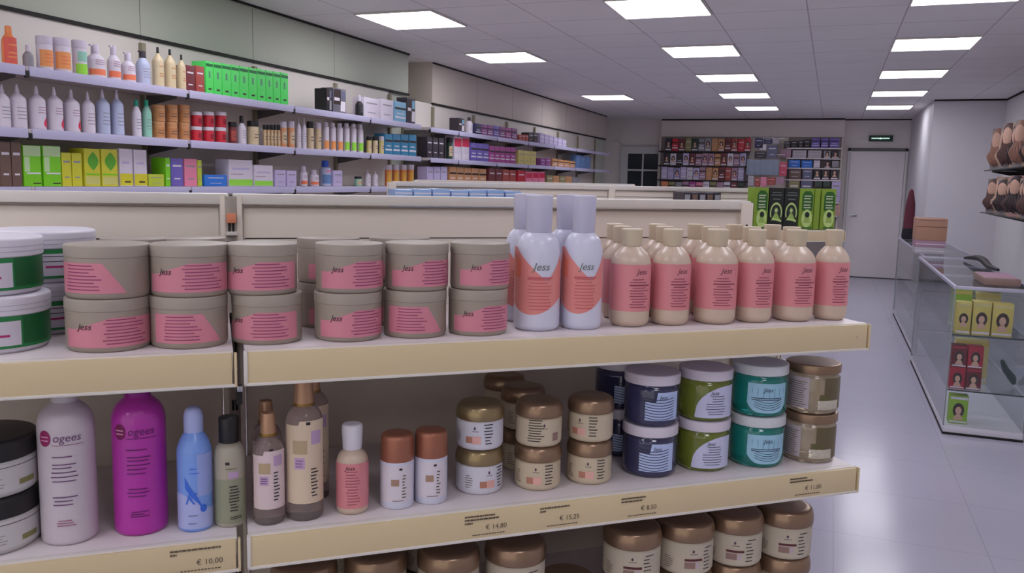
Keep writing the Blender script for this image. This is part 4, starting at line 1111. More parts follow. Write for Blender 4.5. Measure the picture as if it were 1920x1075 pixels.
BACK_9 = [
    ('plain', -0.6, 0.169, 0.349, 'olive', 'olive carton, fifth row, right bay, of back wall shelves'),
    ('plain', -0.404, 0.175, 0.344, 'slate', 'slate carton, fifth row, right bay, of back wall shelves'),
    ('band', -0.223, 0.11, 0.357, 'green_dark', 'dark green pack, left one, fifth row, right bay, of back wall shelves'),
    ('band', -0.096, 0.102, 0.359, 'green_dark', 'dark green pack, right one, fifth row, right bay, of back wall shelves'),
    ('plain', 0.051, 0.132, 0.362, 'lavender', 'tall lavender carton, fifth row, right bay, of back wall shelves'),
]
BACK_10 = [
    ('plain', 0.065, 0.14, 0.172, 'tan_pink', 'pinkish tan carton on low shelf, right bay, of back wall shelves'),
]
HANG = [
    ('plain', -1.18, 0.131, 0.164, 2.095, 'navy', 'navy pack, top left on the middle hanging rack of back wall shelves'),
    ('plain', -1.039, 0.126, 0.094, 2.165, 'navy', 'navy pack, top right on the middle hanging rack of back wall shelves'),
    ('plain', -1.113, 0.103, 0.095, 2.06, 'white', 'small white pack below navy packs on the middle hanging rack of back wall shelves'),
    ('plain', -0.966, 0.157, 0.215, 1.932, 'slate', 'slate blue pack on the middle hanging rack of back wall shelves'),
    ('plain', -1.148, 0.185, 0.111, 1.93, 'dark', 'dark low pack on the middle hanging rack of back wall shelves'),
    ('plain', -0.913, 0.094, 0.103, 2.166, 'grey_light', 'pale grey pack at top right on the middle hanging rack of back wall shelves'),
    ('plain', -1.303, 0.104, 0.252, 1.657, 'greyblue', 'translucent grey pack, ORD0 of five on the middle hanging rack of back wall shelves'),
    ('plain', -1.2, 0.103, 0.243, 1.659, 'greyblue', 'translucent grey pack, ORD1 of five on the middle hanging rack of back wall shelves'),
    ('plain', -1.099, 0.103, 0.251, 1.661, 'greyblue', 'translucent grey pack, ORD2 of five on the middle hanging rack of back wall shelves'),
    ('plain', -0.997, 0.103, 0.242, 1.663, 'greyblue', 'translucent grey pack, ORD3 of five on the middle hanging rack of back wall shelves'),
    ('plain', -0.897, 0.103, 0.25, 1.664, 'greyblue', 'translucent grey pack, ORD4 of five on the middle hanging rack of back wall shelves'),
    ('plain', -0.778, 0.117, 0.223, 1.649, 'pink_red', 'long pink pack at right side on the middle hanging rack of back wall shelves'),
    ('plain', -1.278, 0.091, 0.156, 1.482, 'grey_light', 'pale grey pack, bottom left on the middle hanging rack of back wall shelves'),
    ('plain', -1.17, 0.082, 0.147, 1.466, 'rust', 'rust red pack, bottom row on the middle hanging rack of back wall shelves'),
    ('plain', -1.072, 0.09, 0.156, 1.469, 'pink', 'bright pink pack, bottom row on the middle hanging rack of back wall shelves'),
    ('plain', -0.95, 0.128, 0.119, 1.498, 'rust', 'rust red pack beside bright pink one on the middle hanging rack of back wall shelves'),
    ('plain', -0.812, 0.119, 0.119, 1.51, 'mauve', 'mauve pack, bottom right on the middle hanging rack of back wall shelves'),
]

# ---------------------------------------------------------------- wall shelving on the left
HUE = {'orange': (236, 140, 84), 'orange_soft': (226, 160, 116), 'grey': (150, 148, 156), 'white': (222, 214, 228), 'cream': (218, 200, 164), 'pale_blue': (190, 198, 228),
 'maroon': (120, 52, 58), 'rust': (176, 80, 72), 'green': (92, 236, 110), 'black': (34, 34, 38), 'greypic': (110, 108, 118), 'skyblue': (130, 184, 214), 'dark': (60, 52, 62),
 'mint': (150, 206, 186), 'tan': (206, 150, 104), 'tanlight': (206, 172, 128), 'beige': (214, 192, 158), 'red': (206, 44, 62), 'yellow_soft': (212, 198, 124), 'blue_teal': (56, 136, 178),
 'brown': (116, 92, 82), 'lime': (128, 214, 40), 'yellow': (214, 212, 58), 'yellow_green': (190, 206, 62), 'violet': (118, 102, 190), 'pink': (236, 138, 168), 'blue': (46, 120, 216),
 'lavender': (196, 184, 222), 'navy': (56, 54, 96), 'purple': (142, 78, 142), 'magenta': (172, 70, 146), 'green_dark': (44, 70, 58), 'blue_soft': (104, 138, 190), 'olive': (150, 142, 98),
 'mauve': (178, 138, 160), 'violet_pale': (160, 150, 196), 'grey_light': (188, 182, 190), 'slate': (104, 106, 134), 'tan_pink': (200, 160, 146), 'greyblue': (140, 152, 172), 'pink_red': (206, 82, 108)}
def hue(n, rough=.45): return M('hue_' + n, HUE[n], rough, noise=.06)
skin = M('print_skin', (222, 178, 156), .5); hair_p = M('print_hair', (52, 34, 34), .5); wht = M('print_white', (228, 222, 232), .5); softcap = M('soft_white_cap', (214, 206, 222), .35)
spot = M('print_red', (216, 36, 80), .5); limep = M('print_lime', (150, 222, 70), .45); corp = M('print_coral', (238, 128, 92), .45); oranp = M('print_orange', (240, 160, 96), .45)
teal_c = M('teal_cap', (44, 172, 140), .4); blue_c = M('strong_blue_cap', (40, 84, 190), .4); yel_p = M('print_yellow', (216, 208, 50), .45); dgreen_p = M('print_dark_green', (34, 120, 60), .45)
def portrait(mb, cx, cz, w, y, hr=None, sk=None):
    def disc(x0, z0, rx, rz_, yy, m):
        mb.patch(lambda u, v: (x0 + v * rx * math.cos(2*PI*u), yy, z0 + v * rz_ * math.sin(2*PI*u)), 14, 1, m)
    disc(cx, cz, w * .5, w * .72, y, hr or hair_p); disc(cx, cz - w * .02, w * .27, w * .38, y - .0006, sk or skin)
    mb.patch(lambda u, v: (cx + (u - .5) * w * (.9 - .5 * v), y - .0003, cz - w * .95 + v * w * .55), 2, 2, sk or skin)
def carton(kind, w, h, d, c):
    """upright carton, front on local y=0, base on z=0"""
    mb = MB(); m = hue(c); e = -.0006; w2 = w / 2
    mb.box(-w2, w2, 0, d, 0, h, m, min(.0025, w * .05))
    if kind == 'green':
        mb.box(-w2 * .96, w2 * .96, e, 0, h * .84, h * .93, dgreen_p); mb.box(-w2 * .2, w2 * .2, e, 0, h * .5, h * .70, M('print_teal', (96, 150, 120), .5)); mb.box(-w2 * .35, w2 * .45, e, 0, h * .14, h * .19, hair_p)
    elif kind == 'band':
        mb.box(-w2 * .97, w2 * .97, e, 0, h * .62, h * .72, hair_p if c != 'lavender' else wht); mb.box(-w2 * .9, w2 * .9, e, 0, h * .2, h * .28, wht); mb.box(-w2 * .6, w2 * .6, e, 0, h * .4, h * .45, wht)
    elif kind == 'picture':
        mb.box(-w2 * .9, w2 * .2, e, 0, h * .35, h * .95, hair_p); mb.box(w2 * .15, w2 * .9, e, 0, h * .1, h * .5, wht if c != 'black' else hue('grey')); mb.box(-w2 * .8, 0, e * 2, e, h * .5, h * .62, wht)
        mb.box(w2 * .2, w2 * .85, e, 0, h * .6, h * .9, hue('skyblue') if c == 'dark' else hue('slate'))
    elif kind == 'greenbox':
        mb.box(-w2 * .98, w2 * .98, e, 0, h * .74, h * .99, M('print_pale_green', (196, 226, 170), .5)); mb.box(-w2 * .7, w2 * .9, e, 0, h * .3, h * .34, wht); mb.box(0, w2 * .9, e, 0, h * .06, h * .09, hair_p)
        mb.box(-w2 * .9, -w2 * .3, e, 0, h * .36, h * .72, M('print_pale_green', (196, 226, 170), .5))
    elif kind == 'leaf':
        mb.patch(lambda u, v: (w2 * .1 + (v - .5) * w * .7 * math.sin(PI * u), e, h * .42 + h * .5 * u), 10, 2, M('print_leaf', (96, 176, 50), .5)); mb.box(-w2 * .9, w2 * .9, e, 0, h * .3, h * .34, hue('lime')); mb.box(-w2 * .9, w2 * .9, e, 0, .01, h * .26, M('print_straw', (206, 204, 120), .5))
    elif kind == 'whiteyellow':
        mb.box(-w2 * .98, w2 * .98, e, 0, .004, h * .34, yel_p); mb.box(-w2 * .6, w2 * .5, e, 0, h * .6, h * .66, hue('lavender')); mb.box(-w2 * .3, w2 * .6, e * 2, 0, h * .10, h * .14, hair_p)
    elif kind == 'greenfoot':
        mb.box(-w2 * .98, w2 * .98, e, 0, .004, h * .26, limep); mb.box(-w2 * .7, w2 * .7, e, 0, h * .62, h * .7, hue('lavender')); mb.box(-w2 * .9, w2 * .2, e, 0, h * .44, h * .47, hue('mauve'))
    elif kind == 'pinkwhite':
        mb.box(-w2 * .95, w2 * .95, e, 0, h * .55, h * .9, spot); mb.box(-w2 * .8, w2 * .8, e, 0, h * .08, h * .26, wht)
    elif kind == 'portrait':
        portrait(mb, 0, h * .58, min(w * .62, h * .5), e); mb.box(-w2 * .9, w2 * .9, e, 0, h * .05, h * .16, wht)
    elif kind == 'plain':
        mb.box(-w2 * .7, w2 * .7, e, 0, h * .70, h * .76, wht if sum(HUE[c]) < 420 else hue('grey')); mb.box(-w2 * .5, w2 * .5, e, 0, h * .25, h * .29, wht if sum(HUE[c]) < 420 else hue('grey'))
    return mb
def bottle_parts(kind, w, h, c, t):
    r = w / 2; m = hue(c if c in HUE else 'white', .35); seg = 28
    R = r + .0006
    if kind.startswith('jar') or kind.startswith('stackjar') or kind.startswith('redjar'):
        lidm = {'jardark': black_lid, 'jarblack': black_lid, 'stackjar': hue('tan'), 'redjar': tub_white, 'jarorange': softcap}.get(kind.rstrip('01'), softcap)
        hb = h * .76
        bodym = hue('white') if c.endswith('_label') else m
        MB().lathe(roundprof([(0, 0), (r * .94, 0), (r, h * .05), (r, hb), (r * .92, hb + .001)], .004), bodym, seg).obj('body', t)
        MB().lathe(roundprof([(r * .9, hb), (r * 1.02, hb), (r * 1.02, h - .002), (r * .96, h), (0, h)], .004), lidm, seg).obj('lid', t)
        mb = MB()
        if c == 'orange_label': mb.wrap(R, -1.3, 1.3, h * .12, h * .6, oranp, 16, 1); mb.lines(R + .0006, -.7, .7, [h * .25, h * .35, h * .45], h * .03, corp)
        elif c == 'green_label': mb.wrap(R, -1.3, 1.3, h * .04, h * .34, limep, 16, 1); mb.wrap(R, -1, 1, h * .40, h * .68, hue('mint'), 16, 1)
        elif kind.startswith('stackjar'): mb.wrap(R, -1.4, 1.4, h * .14, h * .66, M('print_amber', (196, 134, 84), .5), 16, 1); mb.lines(R + .0006, -.9, .9, [h * .3, h * .45], h * .05, hue('brown'))
        elif kind.startswith('redjar'): mb.wrap(R, -.45, .45, h * .2, h * .55, M('print_dark_red', (150, 20, 44), .5), 10, 1)
        elif kind == 'jarorange': mb.wrap(R, -1.4, 1.4, h * .08, h * .68, M('print_gold', (226, 170, 70), .5), 16, 1)
        else: mb.wrap(R, -1.2, 1.2, h * .15, h * .6, hue('beige') if c != 'maroon' else hue('rust'), 16, 1); mb.lines(R + .0006, -.7, .7, [h * .3, h * .42], h * .035, ink_soft)
        mb.obj('label', t)
        return
    sh = {'tall': .8, 'cyl': .7, 'pump': .72, 'pumpdark': .78, 'pumpblack': .84, 'cap': .80, 'drop': .80, 'tealcap': .82, 'capblack': .74, 'tubeorange': .85, 'tubegreen': .85, 'coral': .7, 'bluecap': .74}[kind]
    cr = {'cap': .30, 'drop': .30, 'pumpblack': .22, 'tubeorange': .7, 'tubegreen': .7, 'coral': .6, 'bluecap': .6, 'tall': .45}.get(kind, .45)
    hb = h * sh
    MB().lathe(roundprof([(0, 0), (r * .92, 0), (r, h * .04), (r, hb * (.86 if kind in ('cap', 'drop') else .80) if cr < .6 else hb * .95), (r * cr, hb), (r * cr * .9, hb + .002)], .012, 4), m, seg).obj('body', t)
    capm = {'tealcap': teal_c, 'pumpdark': hue('dark'), 'pumpblack': black_lid, 'capblack': black_lid, 'bluecap': blue_c, 'tall': hue('orange')}.get(kind, softcap)
    mb = MB().lathe(roundprof([(r * cr * .9, hb), (r * cr * 1.05, hb + .001), (r * cr * (.45 if kind in ('cap', 'drop') else .95), h - .002), (0, h)], .003), capm, 20)
    if kind in ('pumpdark', 'pump'): mb.box(-r * .75, r * .15, -.006, .006, h * .93, h * .985, capm, .002)
    mb.obj('cap' if kind not in ('pump', 'pumpdark') else 'pump_head', t)
    mb = MB()
    if kind == 'drop':
        mb.patch(lambda u, v: ((R) * math.sin(.5 + (v - .5) * 1.1 * math.sin(PI * u) * (1.2 - u)), -R * math.cos(.5 + (v - .5) * 1.1 * math.sin(PI * u) * (1.2 - u)), h * .05 + h * .26 * u), 10, 3, spot)
        mb.lines(R, -.6, .9, [h * .38, h * .44, h * .5], h * .018, hue('mauve'))
    elif kind in ('pump', 'coral'): mb.wrap(R, -1.5, 1.5, h * .10, h * .27, corp, 16, 1); mb.lines(R, -.8, .8, [h * .4, h * .46, h * .52], h * .02, hue('mauve'))
    elif kind == 'tubeorange': mb.wrap(R, -1.5, 1.5, h * .06, h * .34, oranp, 16, 1)
    elif kind == 'tubegreen': mb.wrap(R, -1.5, 1.5, h * .06, h * .34, limep, 16, 1)
    elif kind == 'tall': mb.wrap(R, -1.4, 1.4, h * .06, h * .7, M('print_flame', (226, 96, 84), .5), 16, 1); mb.lines(R + .0006, -.8, .8, [h * .2, h * .3, h * .5], h * .03, oranp)
    elif kind == 'bluecap': mb.wrap(R, -1.5, 1.5, h * .1, h * .45, hue('blue_soft'), 16, 1); mb.lines(R, -1, 1, [h * .55], h * .06, hue('pink'))
    elif kind == 'pumpblack': mb.lines(R, -.6, .8, [h * .5, h * .32, h * .26], h * .03, hue('tan'))
    else: mb.lines(R, -.8, .8, [h * .22, h * .3, h * .38, h * .46], h * .018, hue('grey'))
    mb.obj('label', t)
NAMES_R = {'jar': 'cream_jar', 'tube': 'lotion_tube', 'pump': 'pump_bottle'}
def wall_item(row, z, xf, rz, group, base_up=0.0, y_is='Y', depth=.10):
    kind, pos, w, h, c, l = row
    l = lab(l)
    if kind in ('plain', 'green', 'picture', 'band', 'greenbox', 'leaf', 'whiteyellow', 'greenfoot', 'pinkwhite', 'portrait'):
        loc = (xf, pos, z) if y_is == 'Y' else (pos, xf, z)
        o = carton(kind, w, h, depth, c).obj('product_carton', None, loc, rz)
        return tag(o, l, 'box', group)
    nm = 'cream_jar' if 'jar' in kind else 'lotion_tube' if 'tube' in kind else 'pump_bottle' if kind.startswith('pump') else 'hair_product_bottle'
    t = thing(nm, l, 'jar' if 'jar' in kind else 'tube' if 'tube' in kind else 'bottle', (xf - w / 2, pos, z + base_up), rz, group)
    bottle_parts(kind, w, h, c, t)
    return t
LIP = M('wall_shelf_lip', (196, 192, 222), .35, noise=.03); wall_panel = M('wall_shelf_panel', (226, 220, 212), .55, noise=.04, scale=3)
def wall_unit(label, bays, xf, shelves, x_back, top=2.235):
    g = thing('wall_shelving', label, 'shelving', (x_back, bays[0][0], 0), 0)
    y0 = bays[0][0]
    for a, b in bays:
        MB().box(0, .02, a - y0 + .002, b - y0 - .002, .1, top, wall_panel, .003).obj('back_panel', g)
        for z in shelves:
            mb = MB().box(.02, xf - x_back, a - y0 + .004, b - y0 - .004, z - .025, z - .001, shelf_white, .003)
            sh = mb.obj('shelf', g)
            mb = MB().box(xf - x_back, xf - x_back + .012, a - y0 + .012, b - y0 - .012, z - .042, z, LIP, .002)
            mb.obj('price_strip', sh)
            mb = MB().prism([(.02, z - .09), (.26, z - .045), (.26, z - .026), (.02, z - .026)], a - y0 + .004, a - y0 + .008, grey_metal, 'xz')
            mb.obj('shelf_bracket', g)
            MB().box(xf - x_back - .002, xf - x_back + .010, a - y0 - .010, a - y0 + .010, z - .05, z - .02, dark_gap, .002).obj('lip_clip', g)
    for y in [b[0] for b in bays] + [bays[-1][1]]:
        MB().box(.018, .045, y - y0 - .015, y - y0 + .015, 0, top - .03, M('upright_tan', (150, 144, 122), .5), .002).obj('upright', g)
    MB().box(0, xf - x_back - .05, 0, bays[-1][1] - y0, 0.001, .1, shelf_white, .003).obj('base_plinth', g)
    return g
ZA, ZB, ZC = 1.945, 1.675, 1.42
wall_unit('long three tier wall shelving along the left wall, nearer run full of bottles and boxes', [(1.80, 2.78), (2.78, 3.77), (3.77, 4.75), (4.75, 5.73), (5.73, 6.59)], -3.34, [ZA, ZB, ZC, 1.1, .8, .5], -3.672)
wall_unit('farther run of left wall shelving past the corner, with purple and tan packs', [(6.88, 7.5), (7.5, 8.5), (8.5, 9.5), (9.5, 10.5), (10.5, 11.5), (11.5, 12.5), (12.5, 13.5)], -3.40, [ZA, ZB, ZC, 1.1, .8, .5], -3.704, 2.205)
struct('trim_7', MB().box(XL, -3.674, YF, 6.95, 0, 2.238, cream_wall))
struct('trim_8', MB().box(XL, -3.706, 6.951, 14.2, 0, 2.208, cream_wall))
def fill(rows, z, xf, group):
    prev = None
    for r in rows:
        if r[0] in ('stackjar1', 'redjar1'):
            prev = r[3] / 2
            wall_item((r[0], r[1], r[2], prev, r[4], r[5]), z, xf, PI / 2, group, base_up=prev)
        elif r[0] in ('stackjar0', 'redjar0'):
            wall_item((r[0], r[1], r[2], prev - .0005, r[4], r[5]), z, xf, PI / 2, group)
        else:
            wall_item(r, z, xf, PI / 2, group)
fill(WALL_A, ZA, -3.385, 'products on the top wall shelf')
fill(WALL_B, ZB, -3.385, 'products on the middle wall shelf')
fill(WALL_C, ZC, -3.385, 'products on the lowest visible wall shelf')
fill(FAR_A, ZA, -3.43, 'products on the far wall shelves, top row')
fill(FAR_B, ZB, -3.43, 'products on the far wall shelves, middle row')
fill(FAR_C, ZC, -3.43, 'products on the far wall shelves, lower row')

# ---------------------------------------------------------------- shelving on the far wall
g = thing('wall_shelving', 'far wall shelving packed with small hair packs beside the grey door', 'shelving', (-1.37, 14.9, 0), 0)
bz = {'l': (-1.50, .03, [2.045, 1.80, 1.555, 1.31, 1.05, .8]), 'r': (.62, 1.47, [2.115, 1.95, 1.79, 1.60, 1.235, 1.02])}
for sd, (a, b, zs) in bz.items():
    MB().box(a, b, .0, .04, .05, 2.28, M('back_unit_panel', (150, 140, 138), .6, scale=3), .003).obj('back_panel', g)
    for z in zs:
        sh = MB().box(a, b, -.14, .0, z - .022, z - .001, shelf_white if sd == 'r' else M('shelf_dark', (44, 34, 38), .5), .002).obj('shelf', g)
MB().box(.03, .62, .0, .04, .05, 2.28, cream_metal, .003).obj('back_panel', g)
for x in (-1.50, .03, .62, 1.47): MB().box(x - .012, x + .012, -.01, .05, 0, 2.29, cream_metal, .002).obj('upright', g)
for z in (2.26, 1.99, 1.71):
    MB().tube([(.05, .0, z), (.05, -.28, z), (.325, -.285, z), (.60, -.28, z), (.60, .0, z)], .006, chrome).obj('hanging_rail', g)
for i in range(1, 11):
    rows_ = globals()['BACK_%d' % i]
    z = {1: 2.045, 2: 1.80, 3: 1.555, 4: 1.31, 5: 2.115, 6: 1.95, 7: 1.79, 8: 1.60, 9: 1.235, 10: 1.02}[i]
    for r in rows_:
        wall_item(r, z, 14.78, 0, 'hair packs on the back wall shelves', y_is='X', depth=.08)
for k, (kind, x, w, h, z, c, l) in enumerate(HANG):
    tag(carton(kind, w, h, .045, c).obj('hanging_pack', None, (x, 14.56 + (k % 2) * .002, z), 0), lab(l), 'hair pack', 'packs hanging in the middle of the back wall')

# ---------------------------------------------------------------- goods on the second row
def dye_box(kind, w, h, d):
    mb = MB(); w2 = w / 2; e = -.0005
    lime = M('dye_lime', (126, 156, 50), .4, noise=.04); dk = M('dye_dark_green', (42, 96, 30), .4); bk = M('dye_black', (26, 30, 30), .35); pale = M('dye_pale_green', (186, 212, 130), .45); wh = M('dye_pale_text', (190, 200, 170), .5)
    fig = M('dye_figure', (30, 44, 34), .5)
    if kind == 'green':
        mb.box(-w2, w2, 0, d, 0, h, lime, .0015)
        mb.prism([(-w2 * .62, h * .46), (w2 * .86, h * .46), (w2 * .86, h * .84), (w2 * .5, h * .93), (-w2 * .3, h * .93), (-w2 * .62, h * .84)], e, 0, dk, 'xz')
        for k, zz in enumerate((.52, .58, .66, .74, .80)): mb.box(-w2 * .4, w2 * (.6 - .1 * (k % 2)), e * 2, e, h * zz, h * (zz + .028), wh)
        mb.patch(lambda u, v: (w2 * .12 + v * w2 * .74 * math.cos(2*PI*u), e * 1.5, h * .27 + v * h * .22 * math.sin(2*PI*u)), 20, 1, pale)
        mb.patch(lambda u, v: (w2 * .15 + v * w2 * .34 * math.cos(2*PI*u), e * 2.5, h * .36 + v * h * .07 * math.sin(2*PI*u)), 14, 1, fig)
        mb.patch(lambda u, v: (w2 * .15 + (u - .5) * w2 * (.45 + .5 * v), e * 2.4, h * .36 - v * h * .20), 3, 3, M('dye_robe', (150, 180, 90), .5))
        mb.box(-w2 * .6, w2 * .9, e, 0, h * .02, h * .055, dk)
    else:
        mb.box(-w2, w2, 0, d, 0, h, bk, .0015)
        for zz, k in ((.88, .6), (.82, .75), (.72, .5)): mb.box(-w2 * k, w2 * k, e, 0, h * zz, h * (zz + .02), M('dye_dim_text', (110, 118, 116), .5))
        mb.patch(lambda u, v: (w2 * (.66 + .16 * v) * math.cos(PI * (1.15 - 1.3 * u)), e, h * .40 + h * (.20 + .05 * v) * math.sin(PI * (1.15 - 1.3 * u))), 24, 1, pale)
        mb.patch(lambda u, v: (v * w2 * .40 * math.cos(2*PI*u), e, h * .44 + v * h * .12 * math.sin(2*PI*u)), 16, 1, M('dye_dark_hair', (60, 66, 60), .5))
        mb.patch(lambda u, v: (v * w2 * .2 * math.cos(2*PI*u), e * 2, h * .46 + v * h * .055 * math.sin(2*PI*u)), 12, 1, pale)
        mb.patch(lambda u, v: ((u - .5) * w2 * (.3 + 1.0 * v), e * 2, h * .39 - v * h * .17), 3, 3, M('dye_robe', (150, 180, 90), .5))
        mb.patch(lambda u, v: (-w2 * .5 + u * w2 * 1.25, e * 2.5, h * (.24 - .06 * u + .05 * v)), 6, 1, pale)
    return mb
for k, (a, b, kd, l) in enumerate([(2.050, 2.117, 'green', 'lime green hair dye box at the left end of the row'), (2.121, 2.193, 'black', 'black hair dye box with pale arch, left one'),
        (2.196, 2.267, 'black', 'black hair dye box with pale arch, right one'), (2.271, 2.343, 'green', 'lime green hair dye box right of the black boxes'), (2.382, 2.456, 'green', 'lime green hair dye box at the right end of the row')]):
    p = gp((a + b) / 2, 1.80, 1.317)
    tag(dye_box(kd, b - a, .171, .05).obj('hair_dye_box', None, p, GA), l, 'box', 'hair dye boxes on the second row')
mb = MB().box(-.014, .014, 0, .07, 0, .171, M('dye_lime', (126, 156, 50), .4), .0015)
tag(mb.obj('hair_dye_box', None, gp(2.361, 1.80, 1.317), GA), 'lime green box turned edge-on between two dye boxes', 'box', 'hair dye boxes on the second row')
mb = MB().box(-.014, .014, 0, .05, 0, .055, hue('grey_light'), .002).box(-.014, .014, 0, .05, .0555, .11, M('pack_teal', (110, 150, 140), .5), .002)
tag(mb.obj('product_carton', None, gp(2.030, 1.80, 1.317), GA), 'pale small carton at the left of the dye boxes', 'box')
bluepk = M('film_blue', (150, 178, 222), .25, noise=.12, scale=30); bluedk = M('film_blue_stripe', (104, 138, 196), .3)
for i in range(7):
    a = .60 + i * .068
    mb = MB().box(-.032, .032, 0, .13, 0, .139 + (i % 3) * .002, bluepk, .006)
    for k in range(3): mb.box(-.030, .030, -.0006, 0, .10 + k * .012, .104 + k * .012, bluedk if k % 2 else wht)
    tag(mb.obj('film_wrapped_pack', None, gp(a, 1.80, 1.317), GA), 'light blue film wrapped pack, %s from the left on the second row' % ORDW[i], 'pack', 'light blue packs on the second row')
for i in range(5):
    a = 1.815 + i * .036
    mb = MB().box(-.016, .016, 0, .09, 0, .146 - (i % 2) * .003, hue('dark'), .002)
    mb.box(-.012, .012, -.0005, 0, .115, .135, hue('brown') if i % 2 else hue('grey'))
    tag(mb.obj('product_carton', None, gp(a, 1.93, 1.317), GA), 'small dark carton, %s of five standing left of the dye boxes' % ORDW[i], 'box', 'small dark cartons on the second row')
for i in range(3):
    mb = MB().box(-.05, .05, 0, .1, 0, .10, [hue('tan_pink'), hue('beige'), hue('tan_pink')][i], .003)
    tag(mb.obj('product_carton', None, gp(2.12 + i * .11, 1.80, .999), GA), 'beige pink carton on the lower shelf of the second row, %s from the left' % ORDW[i], 'box')

# ---------------------------------------------------------------- glass counters
pane_clear = glass_mat('clear_glass', (.955, .97, .975), 1.0)
alu = M('counter_aluminium', (196, 194, 214), .3, .25)
def counter(label, x0, x1, y0, y1, h):
    g = thing('glass_counter', label, 'display counter', (x0, y0, 0)); w, l = x1 - x0, y1 - y0
    MB().box(.004, w - .004, .004, l - .004, .014, .055, M('counter_base', (226, 222, 232), .4), .002).box(.0, w, .0, l, .0, .014, dark_gap).obj('base_plinth', g)
    MB().box(w - .008, w - .004, .01, l - .01, .056, h - .02, pane_clear).obj('sliding_door', g)
    MB().box(.004, .009, .01, l - .01, .056, h - .02, pane_clear).obj('glass_pane', g)
    MB().box(.012, w - .014, .004, .009, .056, h - .02, pane_clear).obj('glass_pane', g)
    MB().box(.012, w - .014, l - .009, l - .004, .056, h - .02, pane_clear).obj('glass_pane', g)
    MB().box(.006, w - .006, .006, l - .006, h - .008, h - .002, pane_clear).obj('glass_top', g)
    mb = MB()
    for a in ((-.004, .014, 0, l), (w - .014, w + .004, 0, l), (.014, w - .014, -.004, .014), (.014, w - .014, l - .014, l + .004)): mb.box(a[0], a[1], a[2], a[3], h - .02, h, alu, .002)
    k = 1
    n = int(l / 1.15)
    for k in range(1, n + 1): mb.box(.014, w - .014, k * l / (n + 1) - .008, k * l / (n + 1) + .008, h - .018, h - .002, alu, .002)
    for x in (0, w - .008):
        for y in (0, l - .008): mb.box(x, x + .008, y, y + .008, .056, h - .02, M('counter_corner', (150, 156, 160), .3), .001)
    mb.obj('frame', g)
    for z in (.277, .620):
        mb = MB().box(.012, w - .014, .03, l - .02, z - .006, z, pane_clear).box(.012, w - .014, .026, .031, z - .007, z + .001, M('glass_edge_dark', (46, 66, 62), .2), .001)
        mb.obj('glass_shelf', g)
    return g
counter('near glass display counter with aluminium rim, holding yellow and red boxes', .728, 1.165, 5.66, 7.96, .92)
counter('farther glass display counter, behind the near one, carrying the brown carton', .768, 1.2, 8.0, 10.9, .92)
def face_box(nm, l, x0, x1, y, d, z, h, base, acc, n=1, group='hair colour boxes in the glass counter'):
    mb = MB().box(0, x1 - x0, 0, d, 0, h, base, .002); w = x1 - x0
    mb.box(.004, w - .004, -.0006, 0, h * .86, h * .95, acc)
    mb.box(.004, w - .004, -.0006, 0, h * .04, h * .10, wht)
    portrait(mb, w * .5, h * .48, min(w * .62, h * .42), -.0008)
    return tag(mb.obj(nm, None, (x0, y, z)), l, 'box', group)
yb = M('box_yellow', (214, 196, 104), .45, noise=.05); yb2 = M('box_pale_yellow', (216, 204, 140), .45); rb = M('box_crimson', (176, 34, 60), .45); rb2 = M('box_dark_red', (110, 28, 40), .45); gb = M('box_lime', (150, 196, 60), .45)
for i, (a, b) in enumerate([(.758, .838), (.846, .944), (.952, 1.062)]):
    face_box('hair_color_box', 'yellow hair colour box with portrait, %s on the upper glass shelf' % ['left', 'middle', 'right'][i], a, b, 5.72, .10, .621, [.195, .205, .20][i], yb, yb2)
for i, (a, b) in enumerate([(.762, .88), (.9, 1.04)]):
    face_box('hair_color_box', '%s yellow green box in the back row of the upper glass shelf' % ['left', 'right'][i], a, b, 6.02, .08, .621, [.245, .23][i], [gb, yb2][i], yb)
for i in range(2):
    for j in range(2):
        face_box('hair_color_box', 'small crimson box with portrait, %s %s of four on the middle glass shelf' % (['lower', 'upper'][j], ['left', 'right'][i]), .752 + i * .088, .836 + i * .088, 5.72, .09, .278 + j * .136, .135, [rb, rb2][(i + j) % 2], rb)
face_box('hair_color_box', 'yellow box standing behind the crimson boxes in the counter', .80, .99, 5.96, .07, .278, .275, yb2, yb)
face_box('hair_color_box', 'lime green box with portrait on the floor of the glass counter', .765, .868, 5.73, .08, .056, .178, gb, wht)
mb = MB().tube([(1.04, 5.80, .46), (1.07, 5.85, .40), (1.12, 5.9, .34), (1.14, 5.95, .30)], [.012, .02, .024, .014], M('dark_teal_hair', (46, 70, 74), .6), 10)
tag(mb.obj('hair_tress', None), 'dark teal hair tress leaning inside the near counter on the middle shelf', 'hair piece')
